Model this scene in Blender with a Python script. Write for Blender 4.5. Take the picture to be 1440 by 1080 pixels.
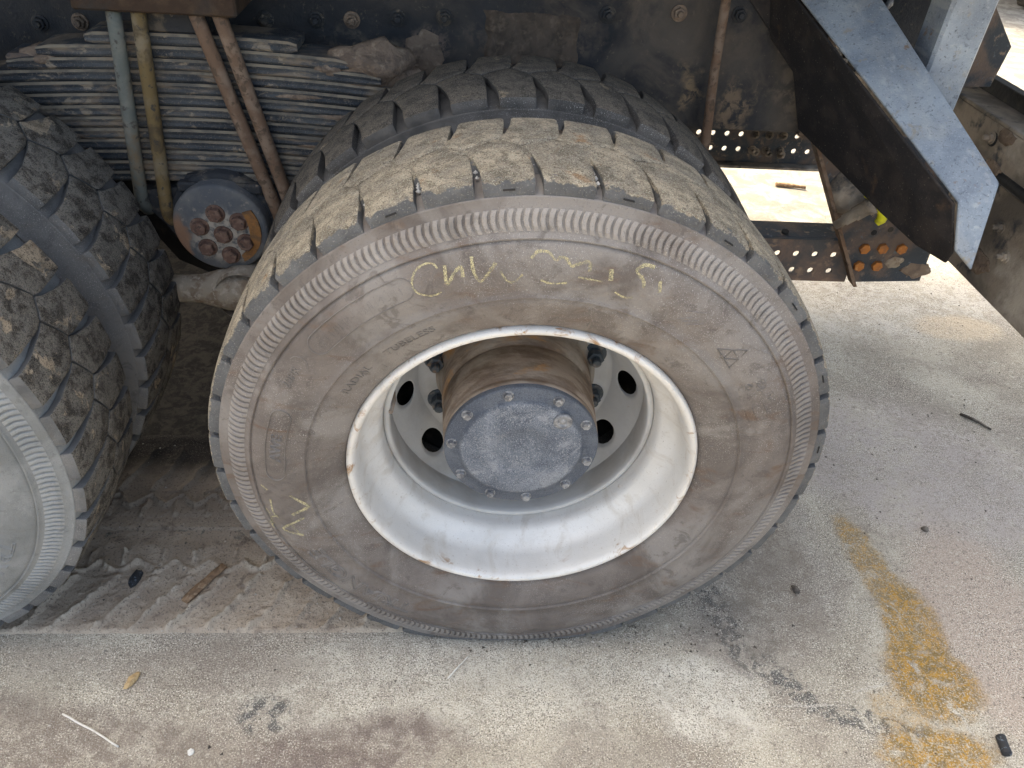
import bpy, math, random
from mathutils import Vector, Matrix, noise as mnoise
random.seed(7)
for o in list(bpy.data.objects): bpy.data.objects.remove(o)
scene = bpy.context.scene
COL = scene.collection
R = math.radians
PI = math.pi

# ------------------------------------------------------------------ camera
cam_d = bpy.data.cameras.new('camera'); cam = bpy.data.objects.new('camera', cam_d); COL.objects.link(cam)
cam_d.sensor_fit = 'HORIZONTAL'; cam_d.sensor_width = 36.0; cam_d.lens = 27.0
cam_d.clip_start = 0.02; cam_d.clip_end = 600.0
_p, _yaw, _roll = 0.670, 0.0937, 0.0777
_f = Vector((math.sin(_yaw)*math.cos(_p), math.cos(_yaw)*math.cos(_p), -math.sin(_p)))
_r = Vector((math.cos(_yaw), -math.sin(_yaw), 0)); _u = _r.cross(_f)
_r2 = math.cos(_roll)*_r + math.sin(_roll)*_u; _u2 = -math.sin(_roll)*_r + math.cos(_roll)*_u
M = Matrix((( _r2.x, _u2.x, -_f.x, -0.119), (_r2.y, _u2.y, -_f.y, -0.935), (_r2.z, _u2.z, -_f.z, 1.4384), (0, 0, 0, 1)))
cam.matrix_world = M
scene.camera = cam

# ------------------------------------------------------------------ world and sun
SUN_EL, SUN_AZ = R(57), R(-38)         # the sun stands behind the truck (+y), a little to the left
world = bpy.data.worlds.new('World'); scene.world = world; world.use_nodes = True
wt = world.node_tree; wt.nodes.clear()
sky = wt.nodes.new('ShaderNodeTexSky'); sky.sky_type = 'NISHITA'; sky.sun_disc = False
sky.sun_elevation = SUN_EL; sky.sun_rotation = SUN_AZ
sky.air_density = 0.6; sky.dust_density = 6.0; sky.ozone_density = 1.0
bg = wt.nodes.new('ShaderNodeBackground'); bg.inputs[1].default_value = 0.15
wo = wt.nodes.new('ShaderNodeOutputWorld')
wt.links.new(sky.outputs[0], bg.inputs[0]); wt.links.new(bg.outputs[0], wo.inputs[0])
sun_d = bpy.data.lights.new('sun', 'SUN'); sun_d.energy = 0.8; sun_d.angle = R(11); sun_d.color = (1.0, 0.95, 0.87)
sun = bpy.data.objects.new('sun', sun_d); COL.objects.link(sun)
_sd = Vector((math.sin(SUN_AZ)*math.cos(SUN_EL), math.cos(SUN_AZ)*math.cos(SUN_EL), math.sin(SUN_EL)))
sun.rotation_euler = _sd.to_track_quat('Z', 'Y').to_euler(); sun.location = _sd*20
vs = scene.view_settings
vs.view_transform = 'Standard'; vs.look = 'None'; vs.gamma = 1.0; vs.use_curve_mapping = False
vs.exposure = 2.6
vs.use_white_balance = True; vs.white_balance_temperature = 7900; vs.white_balance_tint = 2   # the photograph is balanced for open shade

# ------------------------------------------------------------------ helpers
class MB:
    def __init__(s): s.v = []; s.f = []; s.sm = []
    def add(s, verts, faces, smooth=False):
        b = len(s.v); s.v += [tuple(v) for v in verts]
        for f in faces: s.f.append(tuple(i+b for i in f)); s.sm.append(smooth)
        return s
    def box(s, a, b):
        x0, y0, z0 = a; x1, y1, z1 = b
        return s.add([(x0,y0,z0),(x1,y0,z0),(x1,y1,z0),(x0,y1,z0),(x0,y0,z1),(x1,y0,z1),(x1,y1,z1),(x0,y1,z1)],
              [(0,3,2,1),(4,5,6,7),(0,1,5,4),(1,2,6,5),(2,3,7,6),(3,0,4,7)])
    def bbox(s, a, b, c=0.004):
        # box with chamfered edges
        x0,y0,z0=a; x1,y1,z1=b
        import itertools
        vs=[];ix={}
        for sx,sy,sz in itertools.product((0,1),(0,1),(0,1)):
            X=(x0,x1)[sx];Y=(y0,y1)[sy];Z=(z0,z1)[sz]
            dx=c if sx==0 else -c; dy=c if sy==0 else -c; dz=c if sz==0 else -c
            for k,p in enumerate(((X,Y+dy,Z+dz),(X+dx,Y,Z+dz),(X+dx,Y+dy,Z))):
                ix[(sx,sy,sz,k)]=len(vs); vs.append(p)
        F=[]
        g=lambda sx,sy,sz,k: ix[(sx,sy,sz,k)]
        for a_ in (0,1):
            F.append([g(a_,0,0,0),g(a_,1,0,0),g(a_,1,1,0),g(a_,0,1,0)])
            F.append([g(0,a_,0,1),g(1,a_,0,1),g(1,a_,1,1),g(0,a_,1,1)])
            F.append([g(0,0,a_,2),g(1,0,a_,2),g(1,1,a_,2),g(0,1,a_,2)])
        for p_ in (0,1):
            for q_ in (0,1):
                F.append([g(p_,q_,0,0),g(p_,q_,1,0),g(p_,q_,1,1),g(p_,q_,0,1)])
                F.append([g(p_,0,q_,0),g(p_,1,q_,0),g(p_,1,q_,2),g(p_,0,q_,2)])
                F.append([g(0,p_,q_,1),g(1,p_,q_,1),g(1,p_,q_,2),g(0,p_,q_,2)])
        for sx,sy,sz in itertools.product((0,1),(0,1),(0,1)):
            F.append([g(sx,sy,sz,0),g(sx,sy,sz,1),g(sx,sy,sz,2)])
        cx=Vector(((x0+x1)/2,(y0+y1)/2,(z0+z1)/2)); G=[]
        for f in F:
            P=[Vector(vs[i]) for i in f]; n=(P[1]-P[0]).cross(P[2]-P[0])
            m=sum(P,Vector())/len(P)-cx
            G.append(tuple(f) if n.dot(m)>0 else tuple(reversed(f)))
        return s.add(vs,G)
    def lathe(s, prof, n, cx=0.0, cz=0.0, smooth=True, a0=0.0, closed=False):
        # profile of (r, y) turned about the y axis
        vs = []; m = len(prof)
        for i in range(n):
            a = a0 + 2*PI*i/n; c, d = math.cos(a), math.sin(a)
            for r, y in prof: vs.append((cx+r*c, y, cz+r*d))
        fs = []
        for i in range(n):
            j = (i+1) % n
            for k in range(m-1 if not closed else m):
                q = (k+1) % m
                fs.append((i*m+k, j*m+k, j*m+q, i*m+q))
        return s.add(vs, fs, smooth)
    def tube(s, pts, rad, n=10, cap=True, smooth=True):
        P = [Vector(p) for p in pts]; rr = rad if isinstance(rad, (list, tuple)) else [rad]*len(P)
        vs = []; up = None
        for i, p in enumerate(P):
            t = (P[min(i+1, len(P)-1)]-P[max(i-1, 0)]).normalized()
            if up is None:
                up = Vector((0,0,1)) if abs(t.z) < .9 else Vector((1,0,0))
            a = t.cross(up).normalized(); b = a.cross(t).normalized(); up = b
            for k in range(n):
                q = 2*PI*k/n; vs.append(p + (a*math.cos(q)+b*math.sin(q))*rr[i])
        fs = []
        for i in range(len(P)-1):
            for k in range(n):
                l = (k+1) % n
                fs.append((i*n+k, i*n+l, (i+1)*n+l, (i+1)*n+k))
        s.add(vs, fs, smooth)
        if cap:
            b = len(s.v)-len(vs)
            s.f.append(tuple(b+k for k in reversed(range(n)))); s.sm.append(False)
            e = b+(len(P)-1)*n
            s.f.append(tuple(e+k for k in range(n))); s.sm.append(False)
        return s
    def prism(s, poly, y0, y1, axis='y'):
        # closed outline extruded; poly of (u, w): axis y -> (x,z); axis x -> (y,z); axis z -> (x,y)
        def P(u, w, t):
            return {'y': (u, t, w), 'x': (t, u, w), 'z': (u, w, t)}[axis]
        n = len(poly); vs = [P(u, w, y0) for u, w in poly]+[P(u, w, y1) for u, w in poly]
        fs = [tuple(range(n)), tuple(reversed(range(n, 2*n)))]
        for i in range(n):
            j = (i+1) % n; fs.append((i, i+n, j+n, j))
        return s.add(vs, fs)
    def xf(s, m):
        s.v = [tuple(m @ Vector(v)) for v in s.v]; return s
    def mesh(s, name):
        me = bpy.data.meshes.new(name); me.from_pydata(s.v, [], s.f)
        me.polygons.foreach_set('use_smooth', s.sm); me.update(); return me
    def build(s, name, mat, parent=None, recalc=False, **kw):
        me = s.mesh(name)
        if recalc: fixn(me)
        return obj(name, me, mat, parent, **kw)

def fixn(me):
    import bmesh
    b = bmesh.new(); b.from_mesh(me); bmesh.ops.recalc_face_normals(b, faces=b.faces); b.to_mesh(me); b.free()

def obj(name, me, mat, parent=None, loc=None, label=None, cat=None, group=None, kind=None):
    o = bpy.data.objects.new(name, me); COL.objects.link(o)
    if me is not None and mat is not None and not me.materials: me.materials.append(mat)
    if parent is not None: o.parent = parent
    if loc is not None: o.location = loc
    if label: o['label'] = label
    if cat: o['category'] = cat
    if group: o['group'] = group
    if kind: o['kind'] = kind
    return o

# ------------------------------------------------------------------ procedural materials
class NT:
    def __init__(s, name):
        s.m = bpy.data.materials.new(name); s.m.use_nodes = True
        s.t = s.m.node_tree; s.t.nodes.clear()
        s.out = s.t.nodes.new('ShaderNodeOutputMaterial'); s.b = s.t.nodes.new('ShaderNodeBsdfPrincipled')
        s.t.links.new(s.b.outputs[0], s.out.inputs[0])
        s.pos = s.t.nodes.new('ShaderNodeNewGeometry').outputs['Position']
    def n(s, t): return s.t.nodes.new(t)
    def lk(s, a, b):
        if isinstance(a, (int, float)): b.default_value = a
        elif isinstance(a, (tuple, list)): b.default_value = (*a, 1) if len(a) == 3 and len(b.default_value) == 4 else a
        else: s.t.links.new(a, b)
    def noise(s, scale, detail=4, rough=.55, dist=0.0, vec=None, stretch=None, w=0):
        v = vec if vec is not None else s.pos
        if stretch or w:
            mp = s.n('ShaderNodeMapping'); s.lk(v, mp.inputs[0])
            if stretch: mp.inputs['Scale'].default_value = stretch
            mp.inputs['Location'].default_value = (w*3.1, w*1.7, w*2.3); v = mp.outputs[0]
        nd = s.n('ShaderNodeTexNoise'); s.lk(v, nd.inputs['Vector'])
        nd.inputs['Scale'].default_value = scale; nd.inputs['Detail'].default_value = detail
        nd.inputs['Roughness'].default_value = rough; nd.inputs['Distortion'].default_value = dist
        return nd.outputs['Fac']
    def noisec(s, scale, detail=3, vec=None):
        nd = s.n('ShaderNodeTexNoise'); s.lk(vec if vec is not None else s.pos, nd.inputs['Vector'])
        nd.inputs['Scale'].default_value = scale; nd.inputs['Detail'].default_value = detail
        return nd.outputs['Color']
    def voro(s, scale, feature='F1', vec=None, out='Distance'):
        nd = s.n('ShaderNodeTexVoronoi'); nd.feature = feature
        s.lk(vec if vec is not None else s.pos, nd.inputs['Vector']); nd.inputs['Scale'].default_value = scale
        return nd.outputs[out]
    def ramp(s, v, lo, hi, a=0.0, b=1.0):
        nd = s.n('ShaderNodeMapRange'); nd.interpolation_type = 'SMOOTHSTEP'; s.lk(v, nd.inputs['Value'])
        nd.inputs['From Min'].default_value = lo; nd.inputs['From Max'].default_value = hi
        nd.inputs['To Min'].default_value = a; nd.inputs['To Max'].default_value = b
        return nd.outputs['Result']
    def math(s, op, a, b=0.0):
        nd = s.n('ShaderNodeMath'); nd.operation = op; s.lk(a, nd.inputs[0]); s.lk(b, nd.inputs[1]); return nd.outputs[0]
    def mul(s, a, b): return s.math('MULTIPLY', a, b)
    def mix(s, f, a, b):
        nd = s.n('ShaderNodeMix'); nd.data_type = 'RGBA'
        s.lk(f, nd.inputs[0]); s.lk(a, nd.inputs[6]); s.lk(b, nd.inputs[7]); return nd.outputs[2]
    def vmath(s, op, a, b=(0,0,0)):
        nd = s.n('ShaderNodeVectorMath'); nd.operation = op; s.lk(a, nd.inputs[0])
        if isinstance(b, (tuple, list)): nd.inputs[1].default_value = b
        else: s.lk(b, nd.inputs[1])
        return nd
    def warp(s, amt, scale, vec=None):
        v = vec if vec is not None else s.pos
        c = s.vmath('SUBTRACT', s.noisec(scale, 4, v), (.5,.5,.5)).outputs[0]
        sc = s.vmath('SCALE', c); sc.inputs['Scale'].default_value = amt
        return s.vmath('ADD', v, sc.outputs[0]).outputs[0]
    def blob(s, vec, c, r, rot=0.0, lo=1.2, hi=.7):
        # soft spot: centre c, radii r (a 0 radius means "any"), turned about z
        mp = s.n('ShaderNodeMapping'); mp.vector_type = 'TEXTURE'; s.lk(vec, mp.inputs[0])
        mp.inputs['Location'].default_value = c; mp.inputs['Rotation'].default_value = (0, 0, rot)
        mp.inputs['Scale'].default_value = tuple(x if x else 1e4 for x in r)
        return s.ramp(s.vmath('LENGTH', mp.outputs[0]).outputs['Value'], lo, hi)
    def sep(s, vec=None):
        nd = s.n('ShaderNodeSeparateXYZ'); s.lk(vec if vec is not None else s.pos, nd.inputs[0]); return nd.outputs
    def bump(s, h, dist, strength=1.0, prev=None):
        nd = s.n('ShaderNodeBump'); s.lk(h, nd.inputs['Height']); nd.inputs['Distance'].default_value = dist
        nd.inputs['Strength'].default_value = strength
        if prev is not None: s.lk(prev, nd.inputs['Normal'])
        return nd.outputs[0]
    def fin(s, col, rough=.8, spec=.3, normal=None, metal=0.0):
        s.lk(col, s.b.inputs['Base Color']); s.lk(rough, s.b.inputs['Roughness'])
        s.lk(metal, s.b.inputs['Metallic']); s.b.inputs['Specular IOR Level'].default_value = spec
        if normal is not None: s.lk(normal, s.b.inputs['Normal'])
        return s.m

def layered(name, base, layers, rough=.8, spec=.3, metal=0.0, bumps=((60, .002),)):
    # layers: (colour, scale, lo, hi[, stretch])
    t = NT(name); c = base
    for i, L in enumerate(layers):
        nz = t.noise(L[1], 6, .6, 0.3, stretch=L[4] if len(L) > 4 else None, w=i+1)
        c = t.mix(t.ramp(nz, L[2], L[3]), c, L[0])
    nrm = None
    for sc, d in bumps: nrm = t.bump(t.noise(sc, 5, .6), d, 1.0, nrm)
    return t.fin(c, rough, spec, nrm, metal)

def mat_sidewall(name, dark, mid, dust, tint):
    t = NT(name)
    c = t.mix(t.ramp(t.noise(7, 6, .62, .7), .38, .60), dark, mid)
    c = t.mix(t.ramp(t.noise(13, 5, .6, .8, stretch=(1, 1, 3), w=2), .52, .75), c, tint)
    c = t.mix(t.mul(t.ramp(t.noise(5.2, 5, .62, .6, w=5), .44, .60), .8), c, dust)
    c = t.mix(t.mul(t.ramp(t.noise(26, 5, .7, .9, w=11), .55, .66), .55), c, tuple(x*.8 for x in dark))
    fine = t.noise(650, 2, .7)
    c = t.mix(t.mul(t.ramp(fine, .58, .72), t.ramp(t.noise(6, 3, w=7), .40, .62)), c, (.42, .40, .38))
    c = t.mix(t.mul(t.ramp(t.noise(420, 2, .7, w=3), .6, .75), .55), c, (.06, .055, .05))
    n1 = t.bump(t.noise(700, 3, .6), .0006); n1 = t.bump(t.noise(90, 4, .6), .0010, 1, n1)
    return t.fin(c, t.ramp(t.noise(9, 4), .3, .7, .62, .85), .28, n1)

def mat_tread(name, rub, grit, mud, mud_lo, mud_hi, crust=.003, side=None):
    t = NT(name)
    c = t.mix(t.ramp(t.noise(34, 5, .65, .4), .36, .58), rub, grit)
    m = t.ramp(t.noise(17, 6, .62, .7, w=3), mud_lo, mud_hi)
    mudc = t.mix(t.ramp(t.noise(45, 5, .6, .5, w=6), .38, .66), mud, tuple(x*.55 for x in mud))
    mudc = t.mix(t.mul(t.ramp(t.noise(23, 4, w=9), .6, .7), .8), mudc, (.30, .17, .09))
    c = t.mix(m, c, mudc)
    sp = t.noise(520, 2, .75)
    c = t.mix(t.mul(t.ramp(sp, .56, .66), .75), c, tuple(min(.6, x*1.5+.06) for x in mud) if side else (.30, .26, .21))
    c = t.mix(t.mul(t.ramp(t.noise(430, 2, .75, w=4), .54, .64), .8), c, (.05, .042, .034) if side else (.016, .014, .012))
    c = t.mix(t.mul(t.ramp(t.noise(110, 4, .7, .6, w=21), .55, .66), .6), c, tuple(x*.55 for x in rub))
    if side:
        sp_ = t.sep(); rr = t.math('SQRT', t.math('ADD', t.math('POWER', sp_[0], 2.0), t.math('POWER', t.math('SUBTRACT', sp_[2], .5004), 2.0)))
        edge = t.math('ADD', rr, t.mul(t.math('SUBTRACT', t.noise(38, 5, .65, .4, w=12), .5), .022))
        sc_ = t.mix(t.ramp(t.noise(20, 4, w=13), .4, .65), side, tuple(x*1.35 for x in side))
        sc_ = t.mix(t.mul(t.ramp(t.noise(500, 2, w=14), .6, .7), .5), sc_, (.34, .32, .29))
        c = t.mix(t.ramp(edge, .5215, .5235), sc_, c)
    n1 = t.bump(t.noise(420, 4, .7), .0022); n1 = t.bump(t.noise(60, 5, .6, .5), crust, 1, n1)
    return t.fin(c, .92, .15, n1)

m_side = mat_sidewall('dusty_rubber', (.110, .094, .085), (.160, .139, .127), (.230, .213, .199), (.125, .086, .064))
m_side_b = mat_sidewall('grey_dusty_rubber', (.165, .172, .172), (.205, .212, .212), (.255, .262, .26), (.165, .168, .16))
m_rib_b = mat_sidewall('grey_rib_rubber', (.24, .248, .248), (.285, .293, .292), (.33, .338, .335), (.23, .233, .225))
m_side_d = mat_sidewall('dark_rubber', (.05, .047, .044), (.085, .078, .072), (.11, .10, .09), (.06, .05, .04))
m_tread = mat_tread('muddy_tread_rubber', (.17, .145, .115), (.27, .235, .19), (.42, .355, .27), .40, .60, .006, (.105, .106, .108))
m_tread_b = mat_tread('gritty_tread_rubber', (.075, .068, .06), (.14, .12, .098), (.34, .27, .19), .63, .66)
m_tread_c = mat_tread('grey_tread_rubber', (.058, .052, .046), (.185, .172, .152), (.42, .34, .25), .59, .63)
m_rib = mat_sidewall('dusty_rib_rubber', (.18, .162, .148), (.235, .212, .195), (.29, .268, .25), (.19, .155, .13))
m_shoulder_d = mat_sidewall('dark_shoulder_rubber', (.07, .068, .066), (.10, .097, .093), (.14, .135, .128), (.09, .08, .07))
m_shoulder = mat_sidewall('clean_shoulder_rubber', (.092, .094, .096), (.125, .125, .126), (.165, .163, .16), (.12, .11, .10))
m_letter = layered('embossed_rubber', (.125, .112, .104), [((.18, .163, .15), 30, .4, .65)], .7, .35, bumps=((500, .0005),))

def mat_chalk():
    t = NT('yellow_chalk')
    c = t.mix(t.ramp(t.noise(300, 3), .4, .65), (.56, .50, .30), (.42, .37, .24))
    m = t.fin(c, .95, .1)
    a = t.mul(t.ramp(t.noise(900, 2, .6), .36, .60, .25, 1.0), t.ramp(t.noise(60, 3, w=4), .36, .58, .35, .9))
    t.lk(a, t.b.inputs['Alpha']); return m
m_chalk = mat_chalk()

def mat_rim():
    t = NT('silver_wheel_paint')
    c = t.mix(t.ramp(t.noise(5, 4, .6, .4), .35, .7), (.68, .665, .64), (.57, .555, .53))
    sp = t.sep(); ry = sp[1]
    rust = t.mul(t.ramp(t.noise(28, 6, .68, .6), .56, .68), t.ramp(ry, .035, .004))
    c = t.mix(rust, c, (.33, .20, .11))
    c = t.mix(t.mul(t.ramp(t.noise(70, 4, .7, w=3), .64, .72), .6), c, (.40, .33, .26))
    spec_ = t.mul(t.ramp(t.voro(34), .045, .02), t.ramp(t.noise(16, 3, w=8), .5, .6))
    c = t.mix(t.mul(spec_, .7), c, (.12, .10, .09))
    c = t.mix(t.mul(t.ramp(t.noise(22, 5, .7, .8, stretch=(1, .35, 1), w=5), .52, .70), .45), c, (.46, .41, .35))
    c = t.mix(t.mul(t.ramp(t.noise(260, 3, .7, w=6), .62, .70), .5), c, (.30, .26, .22))
    n1 = t.bump(t.noise(40, 4), .0007); n1 = t.bump(t.noise(600, 2), .00025, 1, n1)
    return t.fin(c, t.ramp(t.noise(12, 4), .3, .7, .38, .55), .5, n1, .12)
m_rim = mat_rim()
m_disc = layered('grey_disc_paint', (.50, .50, .49), [((.40, .385, .365), 9, .4, .7), ((.33, .24, .17), 30, .68, .78)], .6, .35, .0, ((80, .0008),))
m_rust = layered('rusty_iron', (.29, .235, .19), [((.17, .125, .095), 14, .40, .62, (1, 3, 1)), ((.38, .21, .095), 9, .56, .70, (1, 2, 1)), ((.38, .345, .30), 7, .50, .72)], .85, .2, 0, ((120, .0015), (25, .002)))
def mat_cover():
    t = NT('blue_black_cover_paint'); w = t.warp(.02, 30)
    c = t.mix(t.ramp(t.noise(9, 5, .65, .6), .36, .64), (.085, .100, .130), (.20, .222, .258))
    c = t.mix(t.mul(t.ramp(t.noise(24, 5, .7, .5, w=2), .50, .66), .6), c, (.30, .315, .335))
    c = t.mix(t.mul(t.blob(w, (0, 0, .5004), (.052, 0, .052), 0, 1.05, .9), .35), c, (.10, .115, .14))
    c = t.mix(t.mul(t.ramp(t.noise(520, 2, .7, w=3), .52, .64), .7), c, (.36, .375, .40))
    c = t.mix(t.mul(t.ramp(t.noise(480, 2, .7, w=4), .54, .66), .75), c, (.045, .053, .068))
    sp_ = t.sep(); rr = t.math('SQRT', t.math('ADD', t.math('POWER', sp_[0], 2.0), t.math('POWER', t.math('SUBTRACT', sp_[2], .5004), 2.0)))
    c = t.mix(t.mul(t.ramp(t.math('ADD', rr, t.mul(t.noise(30, 4, w=9), .02)), .112, .122), .65), c, (.055, .066, .088))
    n1 = t.bump(t.noise(420, 3, .7), .0014); n1 = t.bump(t.noise(40, 4), .0016, 1, n1)
    return t.fin(c, .72, .35, n1)
m_hubcap = mat_cover()
m_bolt_lt = layered('worn_bolt_steel', (.26, .265, .275), [((.12, .125, .14), 60, .44, .60), ((.40, .40, .40), 200, .54, .66)], .55, .5, .3, ((300, .0006),))
m_nut = layered('dark_nut_steel', (.055, .07, .085), [((.16, .15, .14), 60, .5, .65), ((.20, .12, .07), 35, .6, .7)], .5, .5, .3, ((300, .0006),))
m_bolt_rust = layered('rusty_bolt', (.125, .075, .058), [((.20, .13, .10), 60, .45, .65), ((.07, .05, .045), 110, .55, .65)], .9, .2, 0, ((200, .0012),))
m_bolt_or = layered('orange_rust_bolt', (.40, .155, .045), [((.28, .12, .05), 70, .45, .65), ((.48, .25, .10), 120, .55, .7)], .85, .2, 0, ((200, .0012),))

def mat_frame():
    t = NT('black_chassis_paint'); w = t.warp(.13, 22); bk = t.ramp(t.noise(40, 5, .7, .4, w=11), .40, .58)
    c = t.mix(t.ramp(t.noise(5, 5), .35, .7), (.014, .017, .022), (.028, .030, .034))
    dust = t.ramp(t.noise(6.5, 6, .62, .6), .43, .70)
    s = t.sep(); reg = t.ramp(s[0], -.30, .30, .25, 1.0)
    c = t.mix(t.mul(t.mul(dust, reg), .85), c, (.115, .092, .072))
    c = t.mix(t.mul(t.ramp(t.noise(3.4, 5, .6, .4, w=4), .50, .66), t.mul(reg, .7)), c, (.085, .072, .06))
    c = t.mix(t.mul(t.ramp(t.noise(70, 4, .7, w=6), .6, .72), .6), c, (.13, .105, .08))
    for cc, rr, col in (((-.197, 0, .945), (.052, 0, .055), (.17, .125, .10)), ((.03, 0, .985), (.14, 0, .055), (.105, .082, .066)),
                        ((-.33, 0, .93), (.09, 0, .055), (.14, .115, .088)), ((.40, 0, .90), (.03, 0, .05), (.20, .145, .09)), ((.52, 0, .86), (.04, 0, .06), (.17, .125, .085)),
                        ((.66, 0, .93), (.05, 0, .10), (.15, .12, .09))):
        c = t.mix(t.mul(t.mul(t.blob(w, cc, rr, 0, 1.3, .5), bk), .9), c, col)
    n1 = t.bump(t.noise(160, 5, .65), .002); n1 = t.bump(t.noise(22, 4), .002, 1, n1)
    return t.fin(c, t.ramp(t.noise(8, 4), .3, .7, .55, .9), .3, n1)
m_frame = mat_frame()
m_mud = layered('dried_mud', (.20, .15, .115), [((.13, .10, .08), 24, .42, .62), ((.27, .21, .16), 60, .5, .7)], .95, .1, 0, ((120, .003), (30, .006)))
def mat_leaf():
    t = NT('spring_steel')
    c = t.mix(t.ramp(t.noise(14, 5, .65, .3, stretch=(.35, 1, 1)), .38, .62), (.026, .031, .038), (.065, .071, .077))
    c = t.mix(t.mul(t.ramp(t.noise(9, 6, .66, .5, stretch=(.6, 1, 2.2), w=3), .50, .63), .85), c, (.19, .150, .112))
    c = t.mix(t.mul(t.ramp(t.noise(30, 6, .7, .5, stretch=(.6, 1, 1), w=6), .56, .64), .8), c, (.27, .222, .168))
    c = t.mix(t.mul(t.ramp(t.noise(300, 3, .7), .56, .66), .7), c, (.16, .14, .12))
    n1 = t.bump(t.noise(260, 4, .7), .0016); n1 = t.bump(t.noise(50, 4), .0015, 1, n1)
    return t.fin(c, t.ramp(t.noise(20, 4), .35, .65, .5, .9), .35, n1)
m_leaf = mat_leaf()
m_ledge = layered('dust_on_ledge', (.21, .18, .14), [((.12, .108, .092), 18, .44, .60), ((.24, .19, .14), 12, .5, .7)], .95, .1, 0, ((200, .001),))
m_ub_grey = layered('galvanised_rod', (.105, .118, .108), [((.165, .165, .145), 14, .42, .65), ((.15, .105, .06), 9, .50, .66), ((.06, .055, .05), 60, .56, .66)], .7, .3, 0, ((200, .0008),))
m_ub_ochre = layered('ochre_stained_rod', (.15, .105, .048), [((.19, .155, .105), 14, .42, .65), ((.085, .062, .036), 20, .5, .64), ((.05, .045, .04), 70, .57, .66)], .8, .25, 0, ((200, .0008),))
m_ub_rust = layered('rusty_rod', (.155, .098, .066), [((.21, .15, .11), 25, .42, .62), ((.10, .07, .05), 60, .52, .64)], .9, .2, 0, ((150, .0014),))
m_plate = layered('dark_rusty_plate', (.045, .030, .022), [((.075, .050, .033), 20, .45, .65), ((.04, .035, .032), 9, .5, .66)], .9, .2, 0, ((150, .0014),))
m_dark = layered('black_greasy_steel', (.016, .016, .017), [((.05, .043, .036), 12, .5, .7)], .75, .3, 0, ((90, .002),))
m_seat = layered('black_cast_iron', (.028, .03, .034), [((.10, .085, .068), 26, .5, .66), ((.17, .14, .11), 60, .6, .7)], .7, .3, 0, ((180, .002),))
def mat_trun():
    t = NT('grey_trunnion_paint'); w = t.warp(.03, 40)
    c = t.mix(t.ramp(t.noise(18, 5), .4, .65), (.085, .092, .102), (.13, .13, .13))
    c = t.mix(t.mul(t.ramp(t.noise(60, 4, .7), .58, .66), .7), c, (.24, .21, .18))
    c = t.mix(t.mul(t.blob(w, (-.628, 0, .612), (.070, 0, .062)), t.ramp(t.noise(70, 4, w=3), .34, .56)), c, (.36, .325, .28))
    c = t.mix(t.mul(t.blob(w, (-.72, 0, .60), (.02, 0, .06)), .8), c, (.26, .14, .08))
    return t.fin(c, .75, .3, t.bump(t.noise(200, 4), .0014))
m_trun = mat_trun()
m_rust_seg = layered('flaking_rust', (.27, .13, .05), [((.16, .09, .05), 40, .45, .6), ((.10, .09, .08), 22, .55, .65)], .9, .15, 0, ((120, .002),))
m_clay = layered('muddy_rod', (.30, .255, .20), [((.20, .15, .11), 22, .45, .62), ((.38, .33, .27), 60, .52, .66)], .95, .1, 0, ((90, .004),))
m_rail = layered('worn_rail_paint', (.040, .048, .058), [((.13, .095, .075), 10, .42, .62), ((.22, .165, .12), 35, .58, .70), ((.10, .115, .13), 70, .6, .7)], .75, .3, 0, ((180, .0014),))
m_rail_r = layered('rusty_rail_paint', (.17, .12, .095), [((.08, .078, .078), 9, .42, .62), ((.26, .18, .13), 30, .52, .68)], .85, .25, 0, ((180, .0014),))
def mat_blue():
    t = NT('blue_grey_paint')
    c = t.mix(t.ramp(t.noise(9, 5, .6, .3), .35, .7), (.165, .20, .245), (.30, .345, .39))
    c = t.mix(t.mul(t.ramp(t.noise(330, 3, .75), .56, .70), .45), c, (.52, .55, .57))
    c = t.mix(t.mul(t.ramp(t.noise(5, 5, .65, .6, w=8), .46, .66), .6), c, (.33, .34, .335))
    c = t.mix(t.mul(t.ramp(t.noise(22, 5, .65, .5, w=3), .58, .70), .75), c, (.27, .235, .18))
    c = t.mix(t.mul(t.ramp(t.noise(180, 4, .7, w=5), .58, .68), .7), c, (.05, .06, .08))
    c = t.mix(t.mul(t.ramp(t.noise(48, 5, .72, .8, w=9), .58, .66), .65), c, (.10, .12, .15))
    c = t.mix(t.mul(t.ramp(t.noise(14, 6, .74, .6, w=10), .62, .68), .8), c, (.20, .115, .06))
    c = t.mix(t.mul(t.ramp(t.noise(7, 5, .6, .3, stretch=(6, 1, 6), w=12), .56, .70), .5), c, (.40, .42, .43))
    n1 = t.bump(t.noise(300, 3), .0006); n1 = t.bump(t.noise(18, 3), .002, 1, n1)
    return t.fin(c, t.ramp(t.noise(30, 4), .3, .7, .42, .7), .45, n1)
m_blue = mat_blue()
m_blue_shaded = layered('shaded_bracket_paint', (.020, .018, .018), [((.038, .031, .028), 18, .45, .65), ((.12, .10, .085), 220, .62, .70), ((.09, .055, .035), 9, .6, .72)], .8, .25, 0, ((220, .0012),))  # dark copy of the bracket paint, shade put into the colour
m_beam = layered('muddy_beam_steel', (.14, .120, .10), [((.27, .225, .18), 8, .40, .60), ((.06, .062, .066), 16, .54, .68), ((.42, .37, .31), 5, .54, .70)], .85, .2, 0, ((120, .002),))
m_yellow = layered('yellow_plastic', (.72, .70, .03), [((.55, .50, .05), 40, .52, .66)], .45, .5)
m_body = layered('truck_body_paint', (.10, .11, .12), [((.18, .16, .14), 4, .5, .7)], .7, .3)
m_wood = layered('weathered_wood', (.28, .18, .11), [((.17, .11, .07), 60, .42, .62, (1, 1, 1)), ((.38, .28, .19), 90, .52, .68)], .9, .15, 0, ((200, .002),))
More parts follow.
